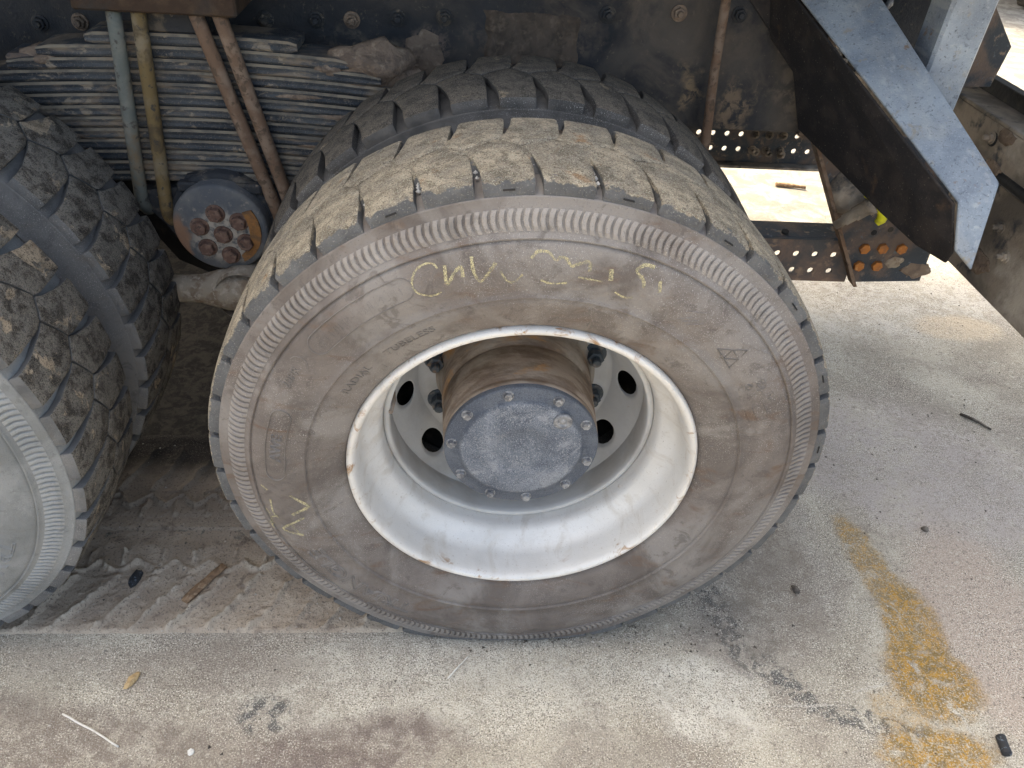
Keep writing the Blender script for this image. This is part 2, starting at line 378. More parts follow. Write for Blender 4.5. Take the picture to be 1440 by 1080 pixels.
m_straw = layered('pale_straw', (.62, .60, .55), [((.45, .42, .37), 80, .5, .7)], .8, .2)
m_stone_y = layered('ochre_stone', (.45, .32, .17), [((.32, .22, .12), 90, .45, .62), ((.58, .48, .33), 140, .55, .7)], .9, .2, 0, ((300, .001),))
m_stone_w = layered('white_stone', (.62, .61, .58), [((.42, .40, .37), 140, .5, .7)], .9, .2)
m_black = layered('black_rubber_scrap', (.018, .02, .024), [((.10, .13, .17), 120, .55, .68)], .6, .4, 0, ((300, .001),))
m_grit = layered('dark_grit', (.07, .06, .052), [((.16, .14, .12), 30, .45, .6)], .95, .1)
m_grit_l = layered('pale_grit', (.46, .42, .37), [((.32, .28, .24), 30, .45, .6)], .95, .1)

def mat_ground():
    t = NT('concrete_yard'); p = t.pos
    w = t.warp(.10, 9); w2 = t.warp(.05, 26); w3 = t.warp(.012, 40)
    c = t.mix(t.ramp(t.noise(3.2, 7, .62, .5), .36, .66), (.300, .266, .215), (.470, .430, .355))
    c = t.mix(t.mul(t.ramp(t.noise(7.5, 6, .65, .6, w=3), .52, .72), .75), c, (.205, .170, .142))
    c = t.mix(t.mul(t.ramp(t.noise(2.1, 4, .6, .5, w=11), .48, .62), .55), c, (.27, .232, .20))
    B = lambda q, cc, rr, rot, col, k, a: t.mix(t.mul(t.mul(t.blob(q, (*cc, 0), (*rr, 0), R(rot)), k), a), c, col)
    brk = t.ramp(t.noise(26, 5, .66, .4, w=2), .40, .60, .35, 1.0)
    # pale dusty area in front of the wheel, pale patch under the tail
    c = B(w, (-.15, -.10), (.42, .12), 0, (.53, .50, .43), .75, brk)
    c = B(w, (.40, -.13), (.14, .09), -20, (.60, .57, .50), .8, brk)
    c = B(w, (1.30, 1.55), (.75, .40), 0, (.56, .54, .50), .8, brk)
    c = B(w2, (1.65, 1.24), (.17, .085), 0, (.50, .42, .32), 1.0, 1.0)
    # purple grey damp areas
    c = B(w, (-.32, -.24), (.20, .07), 10, (.215, .185, .17), .8, brk)
    c = B(w, (-.80, -.22), (.26, .09), -8, (.235, .21, .185), .85, brk)
    c = B(w, (1.15, .55), (.42, .28), -25, (.46, .405, .37), .8, brk)
    c = B(w, (1.10, 0.02), (.16, .33), 0, (.40, .325, .27), .9, 1.0)
    c = B(w, (.68, .28), (.13, .22), 0, (.30, .27, .235), .8, brk)
    # dark oily seam running from the tyre to the lower right
    dk = t.ramp(t.noise(44, 5, .7, .5, w=6), .44, .58)
    for cc, rr, rot in (((.478, .05), (.035, .14), 12), ((.57, -.10), (.03, .10), 40), ((.72, -.19), (.12, .026), -16), ((-.47, -.16), (.05, .045), 0), ((-.93, .15), (.07, .05), 0)):
        c = B(w2, cc, rr, rot, (.075, .077, .080), .9, dk)
    # pale scuffed joint lines crossing the stain
    for cc, rr, rot in (((.76, -.115), (.055, .0035), 12), ((.84, -.085), (.05, .003), 6), ((.855, -.15), (.003, .04), 10), ((.915, -.19), (.004, .05), 14), ((.945, -.12), (.005, .05), 20), ((.60, -.155), (.08, .003), 0)):
        c = B(w3, cc, rr, rot, (.45, .42, .37), .8, 1.0)
    # aggregate and sand grain
    g = t.noise(300, 2, .6); g2 = t.noise(330, 2, .6, w=5)
    gm_ = t.ramp(t.noise(6, 4, .6, .5, w=15), .36, .60, .45, 1.0)
    c = t.mix(t.mul(t.ramp(g, .52, .62), t.mul(gm_, .85)), c, (.095, .084, .070))
    c = t.mix(t.mul(t.ramp(g2, .53, .64), t.mul(gm_, .75)), c, (.80, .755, .655))
    med = t.noise(85, 4, .7, .3, w=16)
    c = t.mix(t.mul(t.ramp(med, .54, .64), .55), c, (.15, .130, .110))
    c = t.mix(t.mul(t.ramp(t.noise(70, 4, .7, .3, w=17), .57, .66), .45), c, (.62, .585, .50))
    for cc, rr, rot, col, k in (((-.32, -.25), (.24, .085), 10, (.150, .115, .100), .72), ((-.82, -.23), (.30, .10), -8, (.185, .150, .125), .65), ((-.60, -.06), (.22, .05), 0, (.22, .185, .155), .5), ((.62, .22), (.12, .26), 0, (.20, .165, .13), .6), ((1.12, .50), (.40, .22), -25, (.33, .295, .275), .4), ((.12, -.24), (.20, .06), 0, (.27, .24, .20), .5), ((.50, .02), (.10, .10), 0, (.16, .14, .12), .6)):
        c = B(w, cc, rr, rot, col, k, brk)
    yk0 = t.ramp(t.noise(240, 2, .7, w=19), .44, .62, 1.0, .30)
    # ochre stain
    yk = t.mul(yk0, t.ramp(t.noise(17, 5, .68, .7, w=8), .32, .50))
    ycol = t.mix(t.ramp(t.noise(60, 4, .7, .4, w=18), .40, .62), (.19, .130, .05), (.41, .225, .040))
    for cc, rr, rot, k in (((.885, .20), (.045, .16), 6, .75), ((.91, .02), (.07, .13), -12, .95), ((.895, -.10), (.10, .09), -25, 1.0), ((.83, -.26), (.12, .06), 0, 1.0), ((.80, -.17), (.07, .05), 0, .45)):
        c = B(w2, cc, rr, rot, ycol, k, yk)
    # ground beyond the truck, colour darkened to offset the strong sunlight there
    fy = t.ramp(t.math('ADD', t.sep()[1], t.mul(t.noise(5, 3), .3)), 1.85, 2.25)
    c = t.mix(t.mul(fy, .85), c, t.mix(t.ramp(t.noise(9, 6, .7, .5, w=21), .42, .62), (.165, .155, .142), (.30, .288, .268)))
    # dark oily earth under the axles, blackened with painted underbody shade
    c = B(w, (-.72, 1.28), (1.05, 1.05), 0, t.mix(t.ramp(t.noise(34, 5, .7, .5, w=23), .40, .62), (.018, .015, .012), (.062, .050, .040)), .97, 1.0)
    vv = t.ramp(t.voro(120), .22, .10)
    c = t.mix(t.mul(t.mul(vv, t.ramp(t.noise(12, 3, w=9), .44, .60)), .75), c, (.10, .09, .08))
    vw = t.ramp(t.voro(30), .040, .022)
    c = t.mix(t.mul(vw, .8), c, (.045, .04, .038))
    n1 = t.bump(g, .0022); n1 = t.bump(t.noise(110, 4, .65), .003, 1, n1); n1 = t.bump(t.noise(14, 4), .006, .8, n1)
    return t.fin(c, .92, .18, n1)
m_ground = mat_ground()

def mat_track():
    t = NT('packed_mud')
    c = t.mix(t.ramp(t.noise(9, 6, .62, .5), .36, .66), (.33, .268, .21), (.44, .370, .295))
    c = t.mix(t.mul(t.ramp(t.noise(24, 5, .65, .6, w=3), .54, .70), .7), c, (.135, .105, .09))
    at = t.n('ShaderNodeAttribute'); at.attribute_name = 'ridge'
    c = t.mix(t.mul(at.outputs['Fac'], t.ramp(t.noise(40, 4, .6, w=5), .3, .6, .3, .9)), c, (.46, .405, .33))
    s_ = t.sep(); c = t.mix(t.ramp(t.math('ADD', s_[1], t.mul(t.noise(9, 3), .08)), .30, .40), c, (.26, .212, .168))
    c = t.mix(t.ramp(t.math('ADD', s_[1], t.mul(t.noise(12, 3, w=4), .10)), .47, .60), c, (.030, .025, .021))  # mud darkened inwards to meet the shade painted under the truck
    g = t.noise(190, 2, .7)
    c = t.mix(t.mul(t.ramp(g, .56, .68), .7), c, (.085, .070, .06))
    c = t.mix(t.mul(t.ramp(t.noise(380, 3, .75, w=5), .60, .70), .55), c, (.46, .415, .36))
    n1 = t.bump(g, .002); n1 = t.bump(t.noise(80, 5, .65), .004, 1, n1)
    return t.fin(c, .95, .15, n1)
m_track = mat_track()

# ------------------------------------------------------------------ ground
S = 150.0
gm = MB(); gm.add([(-S,-S,0),(S,-S,0),(S,S,0),(-S,S,0)], [(0,1,2,3)])
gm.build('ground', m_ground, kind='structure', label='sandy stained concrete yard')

def sstep(a, b, x):
    t = max(0.0, min(1.0, (x-a)/(b-a))); return t*t*(3-2*t)
def tread_print():
    nx, ny = 440, 165
    x0, x1, y0, y1 = -1.62, .14, .000, .640
    vs = []; ridge = []
    for j in range(ny):
        y = y0+(y1-y0)*j/(ny-1)
        for i in range(nx):
            x = x0+(x1-x0)*i/(nx-1)
            n1 = mnoise.noise((x*9, y*9, 0)); n2 = mnoise.noise((x*30, y*30, 3)); n3 = mnoise.noise((x*90, y*90, 5))
            n4 = mnoise.noise((x*170, y*170, 9)); xx = x+.009*n2+.004*n3+.012*n1; yy = y+.007*n2+.003*n3
            h = .0045+.0016*n1+.0018*n2+.0014*n3+.0010*n4; rg = 0.0
            def lug(x_, a, b, sl, flip):
                # raised ridges the tread grooves leave
                pitch = .078; v = (yy-a)/(b-a)
                if v < 0 or v > 1: return 0.0
                if flip: v = 1-v
                if v < .66:
                    off = sl*v/.62*(1-.15*v)
                    sd = (((x_-off)/pitch+.5) % 1.0-.5)*pitch
                    return math.exp(-(sd/.0050)**2) if sd > 0 else .45*math.exp(-(sd/.024)**2)+.55*math.exp(-(sd/.0065)**2)
                u = ((x_-sl*.9)/pitch) % 1.0
                zz = .70+.16*(u if u < .5 else 1-u)*2
                d = abs(v-zz)*(b-a); r_ = 1-(d/.009)**2 if d < .009 else 0
                dd = abs(((x_-sl)/pitch+.5) % 1-.5)*pitch
                if v > .78 and dd < .006: r_ = max(r_, 1-(dd/.006)**2)
                return max(0, r_)
            if y < .30:
                rg = lug(xx, .022, .235, .085, False)*(.45+.55*sstep(-.35, .30, n1+.6*n2))
                h += .0125*rg*(1+.5*n3)
                h -= .0035*sstep(.245, .275, y)
            else:
                rg = lug(xx+.03, .335, .560, -.05, True)*.8
                h += .012*rg+.002*sstep(.33, .345, y)
                rg *= .5
            edge = min(1, max(0, (y-.0165-.0035*n1-.003*n2-.002*n3)/.007))*min(1, (x-x0)/.05)*sstep(.64, .60, y)
            edge *= sstep(.14, .04, x+.02*n1) if y > .02 else 1
            h = -.003+(h+.003)*edge
            vs.append((x, y, h)); ridge.append(max(0, rg-.35)/.65*edge)
    fs = [(j*nx+i, j*nx+i+1, (j+1)*nx+i+1, (j+1)*nx+i) for j in range(ny-1) for i in range(nx-1)]
    me = bpy.data.meshes.new('mud_track'); me.from_pydata(vs, [], fs)
    me.polygons.foreach_set('use_smooth', [True]*len(fs))
    at = me.attributes.new('ridge', 'FLOAT', 'POINT'); at.data.foreach_set('value', ridge)
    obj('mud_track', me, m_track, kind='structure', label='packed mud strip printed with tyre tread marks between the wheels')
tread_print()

# ------------------------------------------------------------------ the truck
ZC = .5004
DUAL = .333
AX = -1.27
truck = obj('truck', None, None, loc=(0, 0, 0), label='dirty black dump truck chassis seen at its muddy rear double wheels', cat='truck')

def interp(tab, x):
    if x <= tab[0][0]: return tab[0][1]
    for (a, fa), (b, fb) in zip(tab, tab[1:]):
        if x <= b: return fa+(fb-fa)*(x-a)/(b-a)
    return tab[-1][1]
# outer sidewall: radius -> y
SIDE = [(.300, .008), (.306, .001), (.314, -.004), (.322, -.0065), (.335, -.012), (.350, -.0165), (.360, -.0186), (.3622, -.0176), (.3636, -.0176), (.3646, -.0216), (.3662, -.0218),
        (.3675, -.0204), (.385, -.0232), (.410, -.0240), (.430, -.0205), (.444, -.0150), (.4500, -.0118), (.4508, -.0098), (.4520, -.0098), (.4528, -.0128), (.4552, -.0118), (.4566, -.0090), (.4615, -.0065), (.4700, -.0030), (.4800, .0010),
        (.4905, .0050), (.4960, .0075), (.5030, .0087), (.5055, .0092)]
BOT = [(.5062, .0120), (.5080, .0160), (.5095, .0205), (.5105, .0245), (.5120, .0300), (.5140, .0550), (.5160, .0900), (.5170, .1320)]
TOP = [(.5050, .0088), (.5110, .0100), (.5190, .0114), (.5230, .0135), (.5250, .0200), (.5280, .0500), (.5300, .0900), (.5310, .1320)]
YC = .132
def squash(v):
    x, y, z = v; zz = z+ZC
    t = max(0.0, (.16-zz)/.16); rr = math.hypot(x, z)
    if rr > .30:
        k = .014*t*t*min(1, (rr-.30)/.08)*(1 if abs(y-YC) > .11 else 0)
        y += k if y > YC else -k
    if zz < .03: zz = .003+.027*math.exp((zz-.03)/.027)
    return (x, y, zz-ZC)
def tyre_mesh():
    prof = SIDE+[(r-.0006, y) for r, y in BOT]
    prof = prof+[(r, 2*YC-y) for r, y in reversed(prof[:-1])]
    b = MB().lathe(prof, 192); b.v = [squash(v) for v in b.v]
    # close the bore with the inside of the bead
    return b.mesh('tyre')
G_OFF = [(-1, 0), (.020, 0), (.050, .15), (.073, .40), (.100, .95), (.120, 1.9)]
def block_geo(inner, wide=1.0):
    """one tread block; outer surface plus side walls, in wheel coordinates, between groove 0 and groove 1"""
    pitch = 9.0
    us = [0, .045, .2, .41, .6, .8, .955, 1.0] if not inner else [0, .045, .2, .4, .589, .8, .955, 1.0]
    def yend(u):
        if not inner: return interp([(0, .1185), (.41, .1485), (1, .1185)], u)
        return interp([(0, .1125), (.589, .1405), (1, .1125)], u)
    rows = [('p', k) for k in range(6)]+[('e', .5), ('e', .94), ('e', 1.0)]
    def pt(path, row, u):
        if row[0] == 'p': r, y = path[row[1]]
        else:
            y6 = .085; ye = yend(u); y = y6+(ye-y6)*row[1]; r = interp([(.05, path[5][0]), (.09, path[6][0]), (.132, path[7][0]), (.16, path[7][0]-.0003)], y)
        return r, y
    def th(u, y):
        hw = interp([(.0, .66), (.03, .64), (.06, .50), (.09, .24), (.11, .10), (.13, .07)], y)
        hw *= wide
        g = interp(G_OFF, min(y, .12)); a = g+hw+(pitch-2*hw)*u
        return a+(3.7 if inner else 0)
    def P(path, row, u, drop):
        r, y = pt(path, row, u); a = R(th(u, pt(TOP, row, u)[1]))
        if path is TOP:
            r -= drop*.8
            if row[0] == 'p' and row[1] < 3: y += drop*.6
        if inner: y = 2*YC-y
        return (r*math.cos(a), y, r*math.sin(a))
    b = MB(); nu = len(us); nr = len(rows); top = []
    for i, row in enumerate(rows):
        for j, u in enumerate(us):
            d = 0.0
            if j in (0, nu-1): d = .0018
            if i == nr-1: d = .0016
            if i == 0: d = .002
            top.append(P(TOP, row, u, d))
    fs = []
    for i in range(nr-1):
        for j in range(nu-1):
            q = (i*nu+j, (i+1)*nu+j, (i+1)*nu+j+1, i*nu+j+1)
            fs.append(q if not inner else tuple(reversed(q)))
    SH = 3                                   # rows 0..3 make the upright shoulder face, the rest the running surface
    nq = nu-1
    b.add(top, fs[:SH*nq], True); b.add(top, fs[SH*nq:], True)
    b.shoulder = SH*nq
    ring = [(i, 0) for i in range(nr)]+[(nr-1, j) for j in range(1, nu)]+[(i, nu-1) for i in range(nr-2, -1, -1)]+[(0, j) for j in range(nu-2, 0, -1)]
    vt = [top[i*nu+j] for i, j in ring]; vb = [P(BOT, rows[i], us[j], 0) for i, j in ring]
    n = len(ring); f2 = []
    for k in range(n):
        l = (k+1) % n; q = (k, k+n, l+n, l)
        f2.append(q if not inner else tuple(reversed(q)))
    b.add(vt+vb, f2, False)
    b.mi = [1]*b.shoulder+[0]*(len(fs)-b.shoulder)+[1]*len(f2)
    return b
def rot_y(v, a):      # turn by angle a in the x-z plane (x towards z)
    c, s = math.cos(a), math.sin(a); return (v[0]*c-v[2]*s, v[1], v[0]*s+v[2]*c)
GEO = (block_geo(False), block_geo(True), block_geo(False, 1.75), block_geo(True, 1.75))
TYRE = tyre_mesh()
N = 40
BLOCK = {}
def block_mesh(kind, m, ms):
    if (kind, m.name) not in BLOCK:
        me = GEO[kind].mesh('tread_block'); me.polygons.foreach_set('material_index', GEO[kind].mi); fixn(me); me.materials.append(m); me.materials.append(ms); BLOCK[(kind, m.name)] = me
    return BLOCK[(kind, m.name)]
def ribs_geo():
    b = MB(); n = 268
    for i in range(n):
        a0 = 360*i/n; w = 360/n*.70
        vs = []
        for r, off in ((.4620, -.10), (.4690, .22), (.4765, .38), (.4840, .22), (.4900, -.10)):
            y = interp(SIDE, r); h = .0030 if r not in (.4620, .4900) else .0006
            for du, hh in ((0, .3), (.16, 1), (.84, 1), (1, .3)):
                a = R(a0+off+w*du); yy = y-h*hh
                vs.append((r*math.cos(a), yy, r*math.sin(a)))
        fs = [(k*4+j, k*4+j+1, (k+1)*4+j+1, (k+1)*4+j) for k in range(4) for j in range(3)]
        b.add(vs, fs, False)
    b.v = [squash(v) for v in b.v]
    me = b.mesh('sidewall_ribs'); fixn(me); return me
RIBS = ribs_geo()
# --- writing moulded into the sidewall
def on_side(theta, r, lift): return (r*math.cos(theta), interp(SIDE, r)-lift, r*math.sin(theta))
def text_mb(b, txt, size, th_c, r_base, outline=False, wide=1.0, depth=.0011):
    cu = bpy.data.curves.new('lettering', 'FONT'); cu.body = txt; cu.size = 1.0; cu.resolution_u = 3
    if outline: cu.fill_mode = 'NONE'; cu.bevel_depth = .045; cu.bevel_resolution = 0
    else: cu.extrude = .05
    to = bpy.data.objects.new('lettering', cu); COL.objects.link(to)
    me = bpy.data.meshes.new_from_object(to)
    bpy.data.objects.remove(to); bpy.data.curves.remove(cu)
    xs = [v.co.x for v in me.vertices]; cx = (min(xs)+max(xs))/2; rm = r_base+size*.35
    vs = []
    for v in me.vertices:
        th = R(th_c)-(v.co.x-cx)*size*wide/rm; r = r_base+v.co.y*size
        lift = depth*(.5+v.co.z/.10) if not outline else .0004+v.co.z*.035
        vs.append(on_side(th, r, max(lift, -.0005)))
    b.add(vs, [tuple(p.vertices) for p in me.polygons]); bpy.data.meshes.remove(me)
def line_mb(b, pts, w=.0012, h=.0010, close=False):
    # raised bead along (theta deg, r) points
    P = list(pts)+([pts[0]] if close else [])
    Q = []
    for (a, r), (a2, r2) in zip(P, P[1:]):
        n = max(1, int(abs(a2-a)/1.5))
        for k in range(n): Q.append((a+(a2-a)*k/n, r+(r2-r)*k/n))
    Q.append(P[-1])
    XY = [(r*math.cos(R(a)), r*math.sin(R(a))) for a, r in Q]; vs = []
    for i in range(len(XY)):
        a = XY[max(i-1, 0)]; c = XY[min(i+1, len(XY)-1)]
        dx, dz = c[0]-a[0], c[1]-a[1]; l = math.hypot(dx, dz) or 1; nx, nz = -dz/l*w/2, dx/l*w/2
        for s_, hh in ((-1, -.0003), (-.5, h), (.5, h), (1, -.0003)):
            x = XY[i][0]+nx*s_; z = XY[i][1]+nz*s_
            vs.append((x, interp(SIDE, math.hypot(x, z))-hh, z))
    b.add(vs, [(k*4+j, k*4+j+1, (k+1)*4+j+1, (k+1)*4+j) for k in range(len(XY)-1) for j in range(3)], True)
def stadium(a0, a1, r0, r1):
    rm = (r0+r1)/2; h = (r1-r0)/2; da = math.degrees(h/rm); P = []
    for k in range(9):
        q = -PI/2-PI*k/8; P.append((a0+da+da*math.cos(q), rm+h*math.sin(q)))
    for k in range(9):
        q = PI/2-PI*k/8; P.append((a1-da+da*math.cos(q), rm+h*math.sin(q)))
    return P
def small_print(b, a0, a1, r, h, seed):
    # worn, unreadable moulding text: short raised strokes
    rnd = random.Random(seed); a = a0
    while a < a1:
        st = rnd.choice((1, 2, 3)); w = math.degrees(h*.6/r)
        if st >= 1: line_mb(b, [(a, r), (a+rnd.uniform(-.1, .1), r+h)], .0011, .0004)
        if st >= 2: line_mb(b, [(a, r+h*rnd.choice((0, .5, 1))), (a+w*.7, r+h*rnd.choice((0, .5, 1)))], .0011, .0004)
        if st == 3: line_mb(b, [(a+w*.7, r), (a+w*.7, r+h)], .0011, .0004)
        a += w*rnd.uniform(1.2, 1.7)
def lettering(phase=0.0, lm_=None):
    """list of (part name, mesh): every word, frame and emblem is a part of its own"""
    out = []
    def emit(name, fn, stuff=False):
        b = MB(); fn(b)
        if phase: b.v = [rot_y(v, R(phase)) for v in b.v]
        b.v = [squash(v) for v in b.v]
        me = b.mesh(name); fixn(me); me.materials.append(lm_ or (m_side if name == 'small_print' else m_letter)); out.append((name, me, stuff))
    emit('moulded_word', lambda b: text_mb(b, 'TUBELESS', .0165, 123.7, .3345, wide=1.25))
    emit('moulded_word', lambda b: text_mb(b, 'RADIAL', .0165, 142.3, .3345, wide=1.2))
    emit('moulded_word', lambda b: text_mb(b, '20PR', .019, 149.3, .4170, wide=1.1))
    emit('moulded_frame', lambda b: line_mb(b, stadium(143.8, 155.2, .4095, .4380)[:9], .0012))
    emit('moulded_word', lambda b: text_mb(b, 'AWE', .0230, 170.0, .4030, outline=True, wide=1.15))
    emit('moulded_frame', lambda b: line_mb(b, stadium(158.5, 180.0, .3955, .4270), .0016, .0015, True))
    emit('moulded_frame', lambda b: line_mb(b, stadium(115.4, 141.0, .4040, .4380), .0014, .0011, True))
    emit('moulded_word', lambda b: text_mb(b, 'TRIANGLE', .040, -136.5, .3960, outline=True, wide=1.35))
    T = [(46.9, .3935), (42.0, .4250), (40.6, .3880)]
    mids = [((T[i][0]+T[(i+1) % 3][0])/2, (T[i][1]+T[(i+1) % 3][1])/2) for i in range(3)]
    emit('moulded_emblem', lambda b: (line_mb(b, T, .0019, .0016, True), line_mb(b, mids, .0015, .0014, True)))
    def crest(b):
        rnd = random.Random(5)
        for k in range(9):
            ca, cr = 31.8+rnd.uniform(-1.8, 1.8), .409+rnd.uniform(-.013, .013)
            line_mb(b, [(ca+.9*math.cos(q*.9), cr+.006*math.sin(q*.9)*(1-q*.06)) for q in range(rnd.randint(3, 7))], .0011, .0009)
    emit('moulded_emblem', crest, True)
    def marks(b):
        text_mb(b, 'R', .007, 27.9, .4215); line_mb(b, [(27.9+.95*math.cos(k*PI/6), .4240+.0065*math.sin(k*PI/6)) for k in range(12)], .0009, .0008, True)
        for r0 in (.380, .392, .410): line_mb(b, [(26.5, r0), (22.0, r0+.002)], .0012, .0009)
        for a in (59.8, 58.4, 57.0): line_mb(b, [(a, .392), (a-2.8, .4075)], .0016, .0012)
        line_mb(b, [(60.6, .4055), (58.8, .400)], .0016, .0012)
        line_mb(b, [(44.5, .425), (36.8, .449)], .0014, .0009); line_mb(b, [(60.0, .407), (55, .424)], .0012, .0009)
        small_print(b, 118.0, 139.0, .4150, .011, 3)
        small_print(b, 36, 61, .3215, .0085, 11); small_print(b, -44, -36, .325, .011, 12); small_print(b, -32, -24, .335, .012, 13)
        small_print(b, -68, -34, .405, .020, 14); small_print(b, -84, -56, .345, .009, 15); small_print(b, -95, -74, .405, .014, 16)
        small_print(b, 100, 112, .3330, .008, 17); small_print(b, -10, -6, .338, .008, 18)
        # short wear marks on the shoulder ring
    emit('small_print', marks, True)
    for a in (76.9, -98.1, -46.8, 13.4, 134.5, -167.0): emit('mould_line', lambda b: line_mb(b, [(a, .318), (a, .363)], .0016, .0014))
    return out
LET = lettering()
LET2 = lettering(96.0, m_side_b)

CHALK = {'c': [(109.78, 0.4332), (110.55, 0.442), (112.69, 0.4421), (114.4, 0.4342), (115.45, 0.4204), (114.83, 0.4073), (112.83, 0.3979), (110.67, 0.3986)], 'h': [(108.38, 0.4345), (109.02, 0.408), (107.21, 0.4206), (105.59, 0.4278), (105.69, 0.4131)],
 'w1': [(103.31, 0.4385), (103.46, 0.4186), (102.69, 0.4016), (101.57, 0.407), (99.2, 0.4257)], 'w2': [(98.46, 0.4129), (97.52, 0.3987), (96.14, 0.3945), (94.28, 0.4061)],
 'o': [(92.73, 0.429), (91.5, 0.4376), (89.61, 0.4369), (88.17, 0.4266), (87.47, 0.4314), (86.28, 0.43), (85.23, 0.4198)], 'o2': [(90.75, 0.3969), (88.52, 0.3918), (85.4, 0.3948)],
 'n': [(85.23, 0.4198), (82.18, 0.4298), (81.53, 0.416)], 'n2': [(83.42, 0.4058), (78.49, 0.4057)], 'i': [(77.62, 0.4258), (77.06, 0.4094)], 'j': [(75.25, 0.3939), (73.07, 0.3901), (71.18, 0.3934)],
 's': [(69.9, 0.4439), (71.73, 0.4432), (72.91, 0.4329), (71.14, 0.4245), (70.17, 0.4137)], 'k': [(67.81, 0.431), (66.76, 0.4155)],
 'a1': [(-174.68, 0.3959), (-170.62, 0.3745), (-169.54, 0.3753), (-167.93, 0.4051)], 'a2': [(-166.29, 0.3874), (-163.23, 0.4353), (-160.27, 0.4048)], 'a3': [(-164.29, 0.4148), (-161.39, 0.4106)],
 'b1': [(-173.44, 0.4317), (-168.78, 0.4371), (-167.15, 0.4313)], 'b2': [(-167.85, 0.4294), (-166.66, 0.4481), (-163.22, 0.455)], 'b3': [(-177.61, 0.4415), (-176.44, 0.4314)], 'b4': [(-165.88, 0.4465), (-164.61, 0.4598), (-164.87, 0.4458)], 'b5': [(-169.77, 0.4496), (-168.02, 0.4443)]}
WID = {'h': .0050, 'w1': .0046, 'n': .0046, 'i': .0060, 'o': .0042, 'a1': .0060, 'a2': .0055, 's': .0048, 'k': .005}
def chalk_mesh(keys):
    b = MB()
    for k, P in CHALK.items():
        if (k[0] in 'ab') != keys: continue
        XY = [(r*math.cos(R(a)), r*math.sin(R(a))) for a, r in P]
        Q = []
        for i in range(len(XY)-1):           # Catmull-Rom
            p0, p1, p2, p3 = XY[max(i-1, 0)], XY[i], XY[i+1], XY[min(i+2, len(XY)-1)]
            for s_ in range(6):
                t = s_/6; f = lambda c: .5*(2*p1[c]+(p2[c]-p0[c])*t+(2*p0[c]-5*p1[c]+4*p2[c]-p3[c])*t*t+(3*p1[c]-p0[c]-3*p2[c]+p3[c])*t**3)
                Q.append((f(0), f(1)))
        Q.append(XY[-1]); w = WID.get(k, .0032); vs = []
        for i in range(len(Q)):
            a = Q[max(i-1, 0)]; c = Q[min(i+1, len(Q)-1)]; dx, dz = c[0]-a[0], c[1]-a[1]; l = math.hypot(dx, dz) or 1
            ww = w*(.7+.5*random.random())/2
            for s_ in (-1, 0, 1):
                x = Q[i][0]-dz/l*ww*s_; z = Q[i][1]+dx/l*ww*s_
                vs.append((x, interp(SIDE, math.hypot(x, z))-.0008, z))
        b.add(vs, [(i*3+j, i*3+j+1, i*3+j+4, i*3+j+3) for i in range(len(Q)-1) for j in range(2)], True)
    b.v = [squash(v) for v in b.v]
    me = b.mesh('chalk_writing'); fixn(me); return me

def build_tyre(x, y, phase, ms, mt, label, let=None, ribm=None, detail=True, msh=None, wide=0):
    msh = msh or ms
    me = TYRE.copy(); me.materials.clear(); me.materials.append(ms)
    t = obj('tyre', me, ms, truck, (x, y, ZC), label)
    rest = MB(); rmi = []
    for i in range(N):
        a = phase+9*i
        for kind in (wide, wide+1):
            mid = a+4.5+(3.7 if kind % 2 else 0)
            low = math.sin(R(mid))*.531+ZC-.07
            if detail and low > .03:
                o = obj('tread_block', block_mesh(kind, mt, msh), mt, t); o.rotation_euler = (0, -R(a), 0)
            else:
                g = GEO[kind]; rest.add([squash(rot_y(v, R(a))) for v in g.v], g.f); rest.sm[-len(g.f):] = g.sm; rmi += g.mi
    ro = rest.build('tread_blocks', mt, t, kind='stuff'); ro.data.materials.append(msh); ro.data.polygons.foreach_set('material_index', rmi); fixn(ro.data)
    if let is not None:
        rm = RIBS.copy(); rm.materials.append(ribm or ms); obj('sidewall_ribs', rm, ms, t, kind='stuff')
    if let is not None:
        for nm, lm, st_ in let: obj(nm, lm, m_letter, t, kind='stuff' if st_ else None)
    return t

main = build_tyre(0, 0, 91.5, m_side, m_tread, 'brown dusty outer tyre with yellow chalk writing and muddy tread', LET, m_rib, True, m_tread)
obj('chalk_writing', chalk_mesh(False), m_chalk, main, label='yellow chalk scrawl above the rim')
obj('chalk_writing', chalk_mesh(True), m_chalk, main, label='yellow chalk zigzag at the lower left of the sidewall')
build_tyre(0, DUAL, 88.3, m_side_d, m_tread_b, 'black gritty inner tyre behind the chalked tyre', None, m_side_d, True, None, 2)
build_tyre(AX, 0, 3.2, m_side_b, m_tread_c, 'grey dusty outer tyre of the forward axle at the left edge', LET2, m_rib_b, True, m_shoulder, 2)
build_tyre(AX, DUAL, 6.8, m_shoulder, m_tread_c, 'dark inner tyre of the forward axle', None, m_shoulder, True, m_shoulder, 2)
for xx, yy in ((0, 1.92), (AX, 1.92), (0, 2.253), (AX, 2.253)): build_tyre(xx, yy, 40, m_side_d, m_tread_b, 'inner tyre on the far side of the axle', None, None, False)

